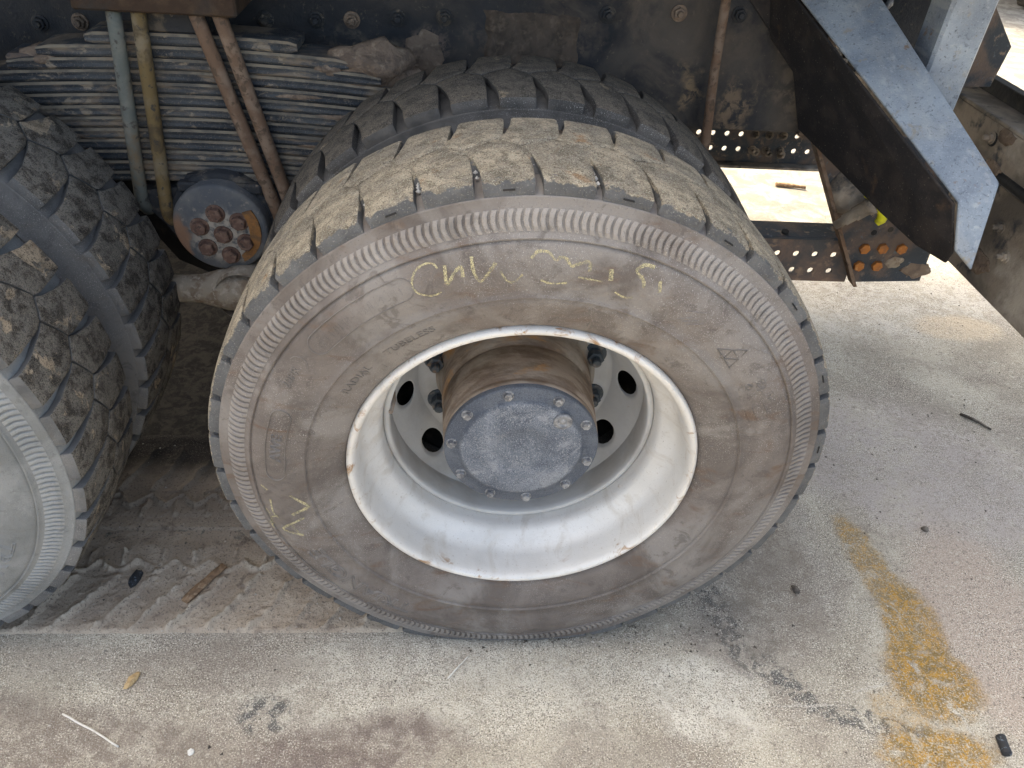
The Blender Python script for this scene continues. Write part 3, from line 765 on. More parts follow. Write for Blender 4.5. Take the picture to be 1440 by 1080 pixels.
mf = MB().lathe([(.5125, .058), (.5195, .072), (.5262, .088), (.5288, .108), (.5292, .135), (.5288, .160), (.5262, .180), (.5195, .196), (.5125, .215)], 240)
mf.v = [squash((x*(1+.0045*mnoise.noise((x*40, y*40, z*40))), y, z*(1+.0045*mnoise.noise((x*40, y*40, z*40))))) for x, y, z in mf.v]
mf.build('groove_mud', m_tread, main)
for k in (2, 0, -2, -4, -6, -8, -10):
    b = MB(); vs = []
    for q in range(5):
        a = R(91.5+9*k+3.6+1.8*q/4)
        for rr, yy in ((.5128, .0108), (.5132, .0088), (.5150, .0093), (.5154, .0113)): vs.append((rr*math.cos(a), yy, rr*math.sin(a)))
    b.add(vs, [(q*4+j, q*4+j+1, q*4+j+5, q*4+j+4) for q in range(4) for j in range(3)]); b.v = [squash(v) for v in b.v]
    b.build('wear_mark', m_dark, main, recalc=True)
pb = MB(); rnd = random.Random(9)
for k in (-3, -2, -1, 0, 1, 2, 3, 5):
    for q in range(rnd.randint(1, 3)):
        y = rnd.uniform(.035, .075); a = R(91.5+9*k+interp(G_OFF, y)); r = .5175; sz = rnd.uniform(.003, .0048)
        vs = [(sz*rnd.uniform(.7, 1.2)*dx, sz*rnd.uniform(.7, 1.3)*dy, sz*dz) for dx, dy, dz in ((1,0,0),(-1,0,0),(0,1,0),(0,-1,0),(0,0,1),(0,0,-1))]
        pb.add([(x_+r*math.cos(a), y_+y, z_+r*math.sin(a)) for x_, y_, z_ in vs], [(0,2,4),(2,1,4),(1,3,4),(3,0,4),(2,0,5),(1,2,5),(3,1,5),(0,3,5)])
pb.build('groove_pebbles', m_stone_w, main, recalc=True, kind='stuff')

# --- wheel: rim, disc, nuts, hub
def rim_mesh():
    prof = [(.3005, .016), (.3008, .006), (.2990, -.0005), (.2955, -.0035), (.2905, -.0030), (.2872, .0010), (.2850, .0080), (.2835, .0180), (.2815, .0480), (.2795, .0580), (.2740, .0690),
            (.2650, .0800), (.2575, .0885), (.2525, .0960), (.2500, .1080), (.2495, .1250), (.2495, .1700), (.2560, .1950), (.2750, .2100), (.2820, .2200), (.2830, .2600), (.3000, .2660)]
    b = MB().lathe(prof, 144); me = b.mesh('rim'); return me
def disc_mesh():
    b = MB()
    # rolled flange welded into the rim well
    b.lathe([(.2490, .1270), (.2470, .1235), (.2400, .1225), (.2375, .1250), (.2370, .1350), (.2375, .1700), (.2400, .1800), (.2415, .1880)], 140)
    q0, q1 = (.1930, .2640), (.2415, .1880); L = math.hypot(q1[0]-q0[0], q1[1]-q0[1])
    hr = .0285; rc = .2185
    seg = R(36)/2
    def cone(a, s_, th):    # s_ 0..1 along the slant, th inset
        r = q0[0]+(q1[0]-q0[0])*s_; y = q0[1]+(q1[1]-q0[1])*s_+th; return (r*math.cos(a), y, r*math.sin(a))
    for k in range(10):
        ac = R(-31+36*k); bd = []
        n = 7
        for i in range(n): bd.append((-1+2*i/n, -1))
        for i in range(n): bd.append((1, -1+2*i/n))
        for i in range(n): bd.append((1-2*i/n, 1))
        for i in range(n): bd.append((-1, 1-2*i/n))
        vs = []
        m = len(bd)
        for lay in range(5):
            for (u, w) in bd:
                ang = math.atan2(w*L/2, u*seg*rc)
                hx, hy = hr*math.cos(ang)/(seg*rc), hr*math.sin(ang)/(L/2)
                if lay == 0: U, W, T = u, w, 0
                elif lay == 1: U, W, T = hx*1.18, hy*1.18, 0
                elif lay == 2: U, W, T = hx*1.05, hy*1.05, .001
                elif lay == 3: U, W, T = hx, hy, .003
                else: U, W, T = hx, hy, .012
                vs.append(cone(ac+U*seg, .5+W/2, T))
        fs = []
        for lay in range(4):
            for i in range(m):
                j = (i+1) % m; fs.append((lay*m+i, lay*m+j, (lay+1)*m+j, (lay+1)*m+i))
        b.add(vs, fs, True)
    b.lathe([(.1930, .2640), (.1880, .2685), (.1800, .2700), (.1300, .2700)], 140)
    me = b.mesh('wheel_disc'); fixn(me); return me
def hexbolt(r, h, washer=0.0, wh=.002, stud=0.0, dome=.0012):
    # along -y from the origin
    b = MB(); 
    if washer: b.lathe([(washer, 0), (washer, -wh), (washer-.001, -wh-.0006), (0.0001, -wh-.0006)], 18, smooth=False)
    y0 = -wh if washer else 0
    ring = lambda rr, y: [(rr*math.cos(PI/3*k), y, rr*math.sin(PI/3*k)) for k in range(6)]
    vs = ring(r, y0)+ring(r, y0-h+dome)+ring(r*.88, y0-h)
    fs = [(i, i+6, (i+1) % 6+6, (i+1) % 6) for i in range(6)]+[(i+6, i+12, (i+1) % 6+12, (i+1) % 6+6) for i in range(6)]+[tuple(12+i for i in range(6))]
    b.add(vs, fs)
    if stud: b.lathe([(r*.55, y0-h), (r*.55, y0-h-stud), (r*.45, y0-h-stud-.002), (.0001, y0-h-stud-.002)], 12, smooth=False)
    me = b.mesh('bolt'); fixn(me); return me
NUT = hexbolt(.0165, .020, .024, .004, .012); NUT.materials.append(m_nut)
CBOLT = hexbolt(.0078, .0075, .0100, .0012); CBOLT.materials.append(m_bolt_lt)
RIM, DISC = rim_mesh(), disc_mesh(); RIM.materials.append(m_rim); DISC.materials.append(m_disc)
def hub_mesh():
    b = MB().lathe([(.160, .272), (.152, .262), (.1475, .250), (.1455, .220), (.1440, .185), (.1405, .182), (.1405, .178), (.1425, .175), (.1410, .120), (.1395, .090), (.1380, .088), (.1380, .084), (.1390, .082), (.1385, .0735), (.100, .0735)], 96)
    return b.mesh('hub')
def cover_mesh():
    b = MB().lathe([(.1375, .0740), (.1378, .0640), (.1365, .0622), (.1340, .0615), (.1130, .0610), (.1105, .0590), (.1080, .0560), (.1050, .0548), (.0900, .0535), (.0600, .0520), (.0540, .0520), (.0505, .0535), (.0300, .0545), (.0001, .0548)], 80)
    me = b.mesh('hub_cover'); return me
HUB, COV = hub_mesh(), cover_mesh(); HUB.materials.append(m_rust); COV.materials.append(m_hubcap)
def build_wheel(x):
    rim = obj('rim', RIM, m_rim, truck, (x, 0, ZC))
    dsc = obj('wheel_disc', DISC, m_disc, truck, (x, 0, ZC))
    for k in range(10):
        a = R(22+36*k); o = obj('wheel_nut', NUT, m_nut, dsc, (.163*math.cos(a), .2697, .163*math.sin(a)))
        o.rotation_euler = (0, random.random(), 0)
    v = MB().tube([(-.236, .185, .030), (-.232, .150, .030), (-.234, .120, .028)], [.0052, .0052, .0040], 8); v.build('valve_stem', m_rust, rim)
    hub = obj('hub', HUB, m_rust, truck, (x, 0, ZC))
    cov = obj('hub_cover', COV, m_hubcap, hub)
    for k, a in enumerate((104, 63, 142, 28, 175, 211, -13, -45, -82, 246)):
        o = obj('cover_bolt', CBOLT, m_bolt_lt, hub, (.1245*math.cos(R(a)), .0614, .1245*math.sin(R(a)))); o.rotation_euler = (0, k*.7, 0)
    b = MB().lathe([(.0165, .0550), (.0165, .0510), (.0150, .0495), (.0090, .0495), (.0080, .0520), (.0055, .0520), (.0045, .0500), (.0001, .0500)], 20, .098*math.cos(R(47)), .098*math.sin(R(47)))
    b.build('filler_plug', m_bolt_lt, hub, recalc=True)
    d = MB().lathe([(.170, .274), (.205, .285), (.215, .32), (.215, .58), (.12, .60), (.10, .62)], 48); d.build('brake_drum', m_dark, truck, loc=(x, 0, ZC))
    i = MB().lathe([(.300, DUAL+.016), (.300, DUAL-.002), (.290, DUAL-.003), (.284, DUAL+.01), (.279, DUAL+.05), (.25, DUAL+.09), (.25, DUAL+.17), (.282, DUAL+.22), (.300, DUAL+.266)], 64); i.build('rim', m_dark, truck, loc=(x, 0, ZC), label='dark rim of the inner wheel')
    a = MB().lathe([(.10, .60), (.085, .66), (.075, .90), (.12, 1.02), (.20, 1.12), (.235, 1.24), (.20, 1.36), (.12, 1.46), (.075, 1.58), (.085, 1.9)], 32); a.build('axle_housing', m_dark, truck, loc=(x, 0, ZC))
build_wheel(0); build_wheel(AX)

# ------------------------------------------------------------------ chassis
HEX_F = hexbolt(.0130, .010, .0175, .003, .006); HEX_F.materials.append(m_seat)
HEX_M = hexbolt(.0130, .010, .0175, .003, .006); HEX_M.materials.append(m_mud)
fr = MB().bbox((-3.2, .850, .806), (.690, .858, 1.125), .002).build('frame_rail', m_frame, truck)
MB().bbox((-3.2, .8585, .8055), (.690, .930, .8135), .002).build('rail_flange', m_frame, fr)
MB().bbox((-3.2, .8585, 1.1175), (.690, .930, 1.1255), .002).build('rail_flange', m_frame, fr)
for i, (x, z) in enumerate(((-.355, 1.006), (-.257, 1.015), (-.158, 1.021), (.194, 1.045), (.349, 1.055), (-1.007, .967), (-.537, .998), (-.430, 1.003), (-.924, .974), (.482, 1.059), (-1.15, .985), (.585, 1.05))):
    o = obj('bolt', HEX_F if i % 4 else HEX_M, None, fr, (x, .8495, z)); o.rotation_euler = (0, i*.9, 0)
def mud_clump(name, c, r, n, parent, seed, m=m_mud, flat=.35):
    import bmesh
    bm = bmesh.new(); bmesh.ops.create_icosphere(bm, subdivisions=3, radius=1.0)
    for v in bm.verts:
        k = 1+.35*mnoise.noise(v.co*1.7+Vector((seed, seed*2, 0)))+.16*mnoise.noise(v.co*4.5+Vector((seed, 3, 1)))
        v.co = Vector((v.co.x*r[0]*k, v.co.y*r[1]*k, v.co.z*r[2]*k))
    for f in bm.faces: f.smooth = True
    me = bpy.data.meshes.new(name); bm.to_mesh(me); bm.free()
    return obj(name, me, m, parent, c)
mud_clump('mud_clump', (-.197, .853, .945), (.048, .007, .050), 0, fr, 0.0)
def fluted_mud():
    nx, nz = 60, 34; vs = []
    for j in range(nz):
        for i in range(nx):
            x = -.075+.215*i/(nx-1); z = .925+.115*j/(nz-1); u = 2*i/(nx-1)-1; v = 2*j/(nz-1)-1
            nn = mnoise.noise((x*30, z*30, 2)); e = sstep(1.0, .80, max(abs(u), abs(v))+.14*nn)
            fl = abs(math.sin((x+.006*nn)*72))**.6
            vs.append((x, .8515-e*(.0035+.0055*fl+.002*mnoise.noise((x*90, z*90, 0)))-.0005, z))
    b = MB(); b.add(vs, [(j*nx+i, j*nx+i+1, (j+1)*nx+i+1, (j+1)*nx+i) for j in range(nz-1) for i in range(nx-1)], True)
    b.build('mud_clump', m_mud_d, fr)
m_mud_d = layered('dark_dried_mud', (.105, .082, .066), [((.07, .056, .046), 24, .42, .62), ((.14, .11, .085), 60, .5, .7)], .95, .1, 0, ((120, .003),))
fluted_mud()
# end bracket of the rail with a muddy bent edge
MB().prism([(.690, .80), (.706, .806), (.712, .86), (.704, .95), (.716, 1.02), (.690, 1.125)], .842, .90).build('end_bracket', m_mud, fr, recalc=True)
# thin rod hanging in front of the rail
MB().tube([(.428, .812, 1.20), (.440, .806, .95), (.4535, .800, .790), (.456, .805, .70)], [.0105, .0105, .0115, .011], 12).build('brake_pipe', m_ub_rust, truck, label='thin rusty pipe hanging in front of the black rail')

# --- leaf spring pack
SX = -.640
ls = None; nl = 13; z_top = 1.010; th_l = .0232
for i in range(nl):
    half = .235+(.640-.235)*min(1, i/6.5) if i < 7 else .640-.028*(i-7)
    if i == 0: half = .20
    zc_ = z_top-th_l*(i+.5)
    b = MB(); n = 24; vs = []
    y0 = .660+random.uniform(-.0015, .0015); y1 = .750
    for k in range(n+1):
        u = -1+2*k/n; x = SX+half*u; dz = -.045*((x-SX)/.64)**2
        hh = th_l*.5*.93*(1 if abs(u) < .93 else 1-.35*(abs(u)-.93)/.07)
        for (yy, zz) in ((y0+.003, -hh), (y0, -hh*.55), (y0+.0016, 0), (y0, hh*.55), (y0+.003, hh), (y1, hh), (y1, -hh)): vs.append((x, yy, zc_+dz+zz))
    fs = [(k*7+j, k*7+(j+1) % 7, (k+1)*7+(j+1) % 7, (k+1)*7+j) for k in range(n) for j in range(7)]
    fs += [tuple(range(7)), tuple(n*7+j for j in range(7))]
    b.add(vs, fs, False)
    lo_ = b.build('leaf_spring' if ls is None else 'leaf', m_leaf, truck if ls is None else ls)
    lo_.data.materials.append(m_ledge)
    for k in range(n): lo_.data.polygons[k*7+3].material_index = 1
    fixn(lo_.data)
    if ls is None: ls = lo_
mud_clump('mud_clump', (-.300, .70, .955), (.085, .045, .050), 0, ls, 21.0)
mud_clump('mud_clump', (-.245, .71, .915), (.060, .040, .045), 0, ls, 23.0)
mud_clump('mud_clump', (-.93, .69, .945), (.06, .03, .028), 0, ls, 25.0)
mud_clump('mud_clump', (-.385, .668, .955), (.032, .012, .014), 0, ls, 27.0)
for i, (x, z, rx, rz) in enumerate(((-.45, .90, .05, .006), (-.38, .86, .05, .007), (-.90, .80, .07, .007), (-.42, .80, .05, .006))):
    mud_clump('mud_clump', (x, .664, z), (rx, .005, rz), 0, ls, 50+i*1.3)
# spring stop block at the left end of the pack
MB().bbox((-1.005, .668, .895), (-.925, .75, .955), .006).build('stop_block', m_rail, truck)
MB().bbox((-.830, .618, 1.0535), (-.535, .790, 1.095), .004).build('clamp_plate', m_plate, truck, label='rusty brown clamp plate on top of the spring pack')
MB().bbox((-.745, .662, 1.0105), (-.600, .760, 1.0530), .003).build('spacer_block', m_seat, truck)
# u-bolts
def ubolt(top, bot, m, lab):
    (xt, zt), (xb, zb) = top, bot; P = []
    y = .640
    P.append((xt, y, 1.0530))
    for k in range(1, 7):
        t = k/7; P.append((xt+(xb-xt)*t, y, zt+(zb-zt)*t))
    P.append((xb, y, zb))
    dx = (xb-xt)*.05
    for k in range(1, 6):
        q = PI/2*k/5; P.append((xb+dx*math.sin(q), y+.045*(1-math.cos(q)), zb-.045*math.sin(q)))
    P.append((xb+dx, .74, zb-.045))
    MB().tube(P, .0138, 14).build('u_bolt', m, truck, label=lab)
ubolt((-.765, 1.044), (-.800, .680), m_ub_grey, 'leftmost grey clamp rod over the leaf spring')
ubolt((-.720, 1.047), (-.752, .655), m_ub_ochre, 'second clamp rod from the left, stained ochre')
ubolt((-.616, 1.052), (-.516, .655), m_ub_rust, 'third clamp rod from the left, rusty and leaning')
ubolt((-.573, 1.054), (-.485, .665), m_ub_rust, 'rightmost rusty leaning clamp rod')
# spring seat and trunnion
st = MB()
st.prism([(-.800, .690), (-.800, .655), (-.765, .612), (-.735, .560), (-.690, .520), (-.600, .515), (-.545, .560), (-.525, .610), (-.480, .650), (-.480, .700), (-.520, .708), (-.560, .716), (-.590, .735), (-.625, .724), (-.655, .738), (-.700, .728), (-.72, .70)], .650, .800)
seat = st.build('spring_seat', m_seat, truck, recalc=True)
MB().bbox((-.715, .625, .700), (-.540, .649, .722), .004).build('seat_flange', m_seat, seat)
TX, TZ = -.632, .630
MB().prism([(-1.02, .86), (-.96, .60), (-.84, .40), (-.70, .33), (-.56, .33), (-.44, .40), (-.32, .60), (-.26, .86)], .862, .930).build('blackout_plate', m_dark, truck, recalc=True)  # dark plate added behind the trunnion to black out the lit ground
MB().lathe([(.112, .70), (.112, .640), (.108, .636), (.100, .634)], 48, TX, TZ).build('trunnion_collar', m_seat, seat)
trun = MB().lathe([(.100, .640), (.1005, .606), (.0985, .6005), (.094, .5985), (.0001, .5985)], 56, TX, TZ).build('trunnion_cap', m_trun, truck, label='round grey trunnion cap with seven rusty bolts')
TB = hexbolt(.0160, .013, .0205, .002); TB.materials.append(m_bolt_rust)
for k in range(7):
    a = R(100+60*k); r = .050 if k else 0.0
    o = obj('cap_bolt', TB, m_bolt_rust, trun, (TX+.004+r*math.cos(a), .5983, TZ-.012+r*math.sin(a))); o.rotation_euler = (0, .3+k*.5, 0)
pts = [(.086*math.cos(R(a)), .086*math.sin(R(a))) for a in range(-62, 35, 8)]; p2 = [(.062*math.cos(R(a)), .075*math.sin(R(a))) for a in range(34, -62, -8)]
MB().prism([(TX+u, TZ+w) for u, w in pts+p2], .5945, .5990).build('rust_plate', m_rust_seg, trun, recalc=True, label='orange rusted segment on the right side of the cap')
# torque rod below
tr = MB().tube([(-1.25, .60, .475), (-.80, .60, .475), (-.70, .60, .478), (-.665, .60, .478), (-.640, .60, .480), (-.52, .60, .482), (-.02, .60, .486)], [.030, .030, .033, .043, .050, .052, .045], 20).build('torque_rod', m_clay, truck, label='mud-caked torque rod between the axles')
MB().lathe([(.060, .56), (.064, .57), (.064, .65), (.060, .66), (.0001, .66)], 28, -.60, .48).build('rod_bush', m_clay, tr)

# --- perforated rails behind the wheel
def perf_plate(b, xs0, xs1, y0, y1, z0, z1, holes, hr, pitch):
    """plate facing -y, real round holes; holes: list of (x, z)"""
    cells = {}
    # rows of holes share z lines
    zl = sorted({h[1] for h in holes}); zb = [z0]+[(a+c)/2 for a, c in zip(zl, zl[1:])]+[z1]
    for ri, zh in enumerate(zl):
        row = sorted(h[0] for h in holes if h[1] == zh)
        xb = [xs0]+[(a+c)/2 for a, c in zip(row, row[1:])]+[xs1]
        for k, xh in enumerate(row):
            xa, xc, za, zc_ = xb[k], xb[k+1], zb[ri], zb[ri+1]
            n = 6; bd = [(xa+(xc-xa)*i/n, za) for i in range(n)]+[(xc, za+(zc_-za)*i/n) for i in range(n)]+[(xc-(xc-xa)*i/n, zc_) for i in range(n)]+[(xa, zc_-(zc_-za)*i/n) for i in range(n)]
            m = len(bd); vs = [(x, y0, z) for x, z in bd]
            circ = []
            for x, z in bd:
                q = math.atan2(z-zh, x-xh); circ.append((xh+hr*math.cos(q), zh+hr*math.sin(q)))
            vs += [(x, y0, z) for x, z in circ]+[(x, y1, z) for x, z in circ]+[(x, y1, z) for x, z in bd]
            fs = []
            for l in range(3):
                for i in range(m):
                    j = (i+1) % m; fs.append((l*m+i, l*m+j, (l+1)*m+j, (l+1)*m+i))
            b.add(vs, fs, False)
    return b
HR = [(-.35+.05*k, .5160) for k in range(25)]; HL = [(-.348+.05*k, .4690) for k in range(25)]
b = MB(); perf_plate(b, -.45, .905, .785, .792, .438, .5575, HR+HL, .0085, .05)
lr = b.build('perforated_rail', m_rail_r, truck, recalc=True, label='near perforated lower rail with a blue-black top flange')
MB().bbox((-.45, .781, .5580), (.905, .868, .5660), .002).build('rail_flange', m_rail, lr)
MB().tube([(.7095, .800, .5672), (.7095, .799, .5735)], .009, 14).build('flange_bolt', m_dark, lr)
HR = [(-.45+.05*k, .5130) for k in range(33)]; HL = [(-.448+.05*k, .4600) for k in range(33)]
b = MB(); perf_plate(b, -.50, 1.18, 1.640, 1.648, .415, .560, HR+HL, .0092, .05)
fr2 = b.build('perforated_rail', m_rail, truck, recalc=True, label='far perforated lower rail with bright ground behind its holes')
MB().bbox((-.50, 1.600, .4055), (1.18, 1.655, .4145), .002).build('rail_flange', m_beam, fr2)
MB().bbox((-.50, 1.590, .5605), (1.18, 1.655, .5685), .002).build('rail_flange', m_beam, fr2)
BOLT_S = hexbolt(.0110, .008, .0150, .002, .010); BOLT_S.materials.append(m_beam)
for i, (x, z) in enumerate(((.900, .5130), (.950, .5130), (1.000, .5130), (.902, .4600), (.952, .4600), (1.002, .4600), (.915, .452), (.965, .450), (1.01, .446))):
    o = obj('rail_bolt', BOLT_S, None, fr2, (x, 1.6398, z)); o.rotation_euler = (0, i, 0)

# --- gusset plate with orange bolts
gp = MB().prism([(.693, .817), (.700, .835), (.80, .86), (1.06, .80), (1.095, .56), (1.10, .455), (.918, .446)], .7725, .7795).build('gusset_plate', m_rail, truck, recalc=True)
MB().prism([(.6905, .822), (.6985, .824), (.9240, .444), (.9155, .442)], .752, .790).build('plate_edge', m_ub_rust, gp, recalc=True)
OB = hexbolt(.0140, .010, .0, .0); OB.materials.append(m_bolt_or)
for i, (x, z) in enumerate(((.915, .546), (.962, .548), (1.012, .549), (.917, .496), (.965, .498))):
    o = obj('plate_bolt', OB, m_bolt_or, gp, (x, .7722, z)); o.rotation_euler = (0, i*.8, 0)
mud_clump('mud_clump', (1.010, .773, .508), (.022, .004, .016), 0, gp, 31.0, m_clay)
mud_clump('mud_clump', (1.075, .774, .485), (.040, .004, .022), 0, gp, 33.0, m_mud)
for x, z in ((.925, .59), (.965, .600)): MB().lathe([(.0075, .7715), (.0070, .7712), (.0001, .7712)], 12, x, z).build('bolt_hole', m_dark, gp)
# cylinder boss and hose fitting with its yellow cap
MB().lathe([(.062, .7722), (.056, .758), (.044, .750), (.041, .744), (.0001, .744)], 32, .83, .70).build('boss', m_beam, gp)
hf = MB().tube([(.790, .722, .629), (.806, .718, .646), (.8065, .718, .6465), (.824, .714, .664), (.8245, .714, .6645), (.846, .708, .686), (.8465, .708, .6865), (.858, .704, .697)], [.010, .0115, .0145, .0145, .018, .018, .0215, .0215], 14).build('hose_fitting', m_beam, truck, label='threaded hose fitting with a yellow cap')
pts = [(.826, .700, .722), (.846, .699, .716), (.863, .698, .705), (.877, .698, .690), (.886, .698, .673), (.885, .699, .660), (.878, .700, .650)]
MB().tube(pts, [.007, .010, .0125, .0135, .0135, .012, .008], 12).build('yellow_cap', m_yellow, hf)

# --- sloping blue-grey outrigger bracket in the foreground
A = [(.5700, .7500, 1.1130), (.6787, .5055, .9918), (.7680, .3000, .8890), (.7747, .2620, .8143)]
B = [(.7083, .6936, 1.1326), (.7732, .4970, 1.0254), (.8350, .3100, .9230), (.8091, .2436, .7850)]
A0, B0 = (.5208, .8616, 1.1693), (.6700, .7979, 1.1880)
def sheet(polys, off, name, m, parent, label=None, smooth=True, chamfer=None):
    """folded sheet steel: polygons given by outer face, thickened along off"""
    import bmesh
    bm = bmesh.new(); cache = {}
    def V(p):
        k = tuple(round(c, 5) for c in p)
        if k not in cache: cache[k] = bm.verts.new(p)
        return cache[k]
    for poly in polys: bm.faces.new([V(p) for p in poly])
    bmesh.ops.recalc_face_normals(bm, faces=bm.faces)
    me = bpy.data.meshes.new(name); bm.to_mesh(me); bm.free()
    o = obj(name, me, m, parent, label=label)
    md = o.modifiers.new('thick', 'SOLIDIFY'); md.thickness = off; md.offset = 0
    bv = o.modifiers.new('bevel', 'BEVEL'); bv.width = .004; bv.segments = 3; bv.limit_method = 'ANGLE'; bv.angle_limit = R(30)
    for p in me.polygons: p.use_smooth = False
    return o
br = sheet([[A0, B0, B[0], B[1], B[2], A[2], A[1], A[0]], [A[2], B[2], B[3], A[3]]], .008, 'outrigger_bracket', m_blue, truck, 'sloping blue-grey steel bracket with a bent-down nose')
_o = (-.0066, -.0021, -.0017)                       # the side sheet stands just clear of the top sheet
_D = [(.5700, .7500, 1.1130), (.7680, .3000, .8890), (.7900, .2760, .8040), (.8000, .2950, .7731), (.7780, .3683, .7701), (.7420, .4672, .7898), (.7066, .5600, .8148), (.6412, .7330, .8586), (.6040, .7574, .9726), (.5660, .8400, 1.0200), (.5300, .8400, 1.1640)]
sheet([[tuple(a+b_ for a, b_ in zip(p, _o)) for p in _D]], .006, 'bracket_side', m_blue_shaded, br, 'underside face of the bracket, its shade painted dark brown')
MB().prism([(.452, 1.130), (.495, 1.090), (.640, .949), (.686, .8190), (.6895, .8190), (.6895, 1.130)], .8395, .8485).build('dark_fill_plate', m_blue_shaded, fr, recalc=True)  # plate added to carry the bracket's painted shade across the rail
# upright box post behind it
MB().xf(Matrix()).bbox((.790, .585, .93), (.880, .665, 1.30), .006).build('support_post', m_blue, truck, label='upright blue-grey box post behind the sloping bracket')
MB().prism([(.78, .95), (.93, .95), (.93, 1.30), (.78, 1.30)], .86, .90).build('rear_bracket', m_frame, truck, recalc=True)
MB().bbox((.74, .845, .98), (.80, .858, 1.25), .003).build('cover_strip', m_dark, truck)
MB().tube([(.795, .838, 1.085), (.800, .836, 1.10), (.803, .836, 1.11)], [.004, .009, .004], 10).build('paint_lug', m_bolt_lt, truck)
MB().prism([(1.05, .915), (1.149, .920), (1.158, 1.012), (1.085, 1.090), (1.05, 1.16)], .90, .908).build('side_flap', m_rail, truck, recalc=True, label='dark grey five-sided plate above the rear crossmember')
# --- rear transverse beams
rc_ = MB().bbox((1.100, -.25, .803), (1.108, 2.20, .884), .002).build('rear_crossmember', m_beam, truck, label='muddy transverse beam at the tail with a pale top flange')
MB().bbox((1.100, -.25, .8845), (1.185, 2.20, .8925), .002).build('top_flange', m_beam, rc_)
MB().bbox((1.186, -.25, .875), (1.215, 2.20, .925), .002).build('rear_lip', m_dark, rc_)
MB().lathe([(.016, 0), (.016, -.0015), (.0001, -.0015)], 16).xf(Matrix.Translation((1.0995, .74, .85)) @ Matrix.Rotation(-PI/2, 4, 'Z')).build('bolt_hole', m_dark, rc_)
o = obj('beam_bolt', BOLT_S, None, rc_, (1.0995, .745, .852)); o.rotation_euler = (0, 0, -PI/2)
lb = MB().bbox((1.112, -.25, .545), (1.120, 2.20, .772), .002).build('lower_crossmember', m_beam, truck, label='muddy lower transverse plate under the tail beam')
MB().bbox((1.1205, -.25, .5455), (1.170, 2.20, .5535), .002).build('lower_flange', m_dark, lb)
MB().tube([(1.110, -.25, .787), (1.108, .3, .785), (1.110, .6, .788), (1.109, 1.0, .786), (1.110, 2.2, .787)], .0115, 10).build('wiring_conduit', m_dark, truck, label='dark conduit running between the tail beams')
for y, z in ((.60, .70), (.545, .655)):
    o = obj('beam_bolt', BOLT_S, None, lb, (1.1115, y, z)); o.rotation_euler = (0, 0, -PI/2)
for i, (y, z, r) in enumerate(((.70, .80, .03), (.62, .60, .05), (.78, .57, .05), (.70, .87, .03))): mud_clump('mud_clump', (1.112 if z < .78 else 1.100, y, z), (.004, r, r*.5), 0, lb, 41+i)

# --- load body overhead (above the frame of the picture; it shades the wheels)
lbod = MB().bbox((-4.2, .34, 1.500), (2.00, 2.40, 1.530), .004).build('load_body', m_body, truck)
for y in (.285, 2.40): MB().bbox((-4.2, y, 1.46), (2.00, y+.05, 2.55), .004).build('side_wall', m_body, lbod)
for x in (-4.2, 1.95): MB().bbox((x, .34, 1.531), (x+.05, 2.395, 2.55), .004).build('end_wall', m_body, lbod)
for y in (.90, 1.58): MB().bbox((-4.0, y, 1.127), (1.20, y+.07, 1.499), .004).build('subframe_beam', m_dark, lbod)

# ------------------------------------------------------------------ things lying on the yard
def stone(name, loc, r, m, seed, label, cat, group=None, flat=.6):
    import bmesh
    bm = bmesh.new(); bmesh.ops.create_icosphere(bm, subdivisions=2, radius=1.0)
    for v in bm.verts:
        k = 1+.40*mnoise.noise(v.co*1.3+Vector((seed, 0, seed)))
        v.co = Vector((v.co.x*r[0]*k, v.co.y*r[1]*k, max(-.3, v.co.z)*r[2]*k))
    me = bpy.data.meshes.new(name); bm.to_mesh(me); bm.free()
    zmin = min(v.co.z for v in me.vertices)
    o = obj(name, me, m, None, (loc[0], loc[1], loc[2]-zmin-.0005), label, cat, group); o.rotation_euler = (0, 0, seed); return o
def stick(name, a, b, r, z, m, label, cat, bend=.006, seed=1, flat=1.0, n=8):
    a, b = Vector((*a, z)), Vector((*b, z)); d = (b-a); nrm = Vector((-d.y, d.x, 0)).normalized(); rnd = random.Random(seed); P = []
    for k in range(9):
        t = k/8; P.append(a+d*t-(a+b)/2+nrm*(bend*math.sin(PI*t)+rnd.uniform(-.001, .001)*min(1, bend*300)))
    mb = MB().tube(P, [r*(.75+.25*math.sin(PI*min(1, (k+.6)/6)))*rnd.uniform(.9, 1.1) for k in range(9)], n)
    mb.v = [(x, y, z_*flat) for x, y, z_ in mb.v]
    zmin = min(v[2] for v in mb.v); mid = (a+b)/2
    return mb.build(name, m, None, loc=(mid.x, mid.y, z-zmin-.0003), label=label, cat=cat)
stone('stone', (-.741, -.087, 0), (.009, .019, .008), m_stone_y, 2.6, 'small ochre stone on the concrete at the lower left', 'stone')
stone('stone', (-.590, -.230, 0), (.007, .006, .004), m_stone_w, 1.2, 'tiny white stone near the bottom edge, left of centre', 'stone')
stick('straw', (-.846, -.155), (-.722, -.219), .0022, 0, m_straw, 'long pale straw lying at the lower left', 'straw', .002, 2)
stick('straw', (-.123, -.089), (-.081, -.039), .0018, 0, m_straw, 'short white straw just in front of the chalked tyre', 'straw', .001, 3)
stick('wood_splinter', (-.690, .090), (-.628, .186), .0125, .006, m_wood, 'flat brown wood splinter pressed into the mud tracks', 'splinter', .002, 4, .35)
stick('twig', (1.408, .764), (1.468, .694), .0045, 0, m_grit, 'thin dark twig on the grey concrete at the right', 'twig', .006, 5)
stick('twig', (1.359, 2.401), (1.494, 2.374), .011, 0, m_wood, 'brown stick on the bright ground beyond the truck', 'twig', .004, 6)
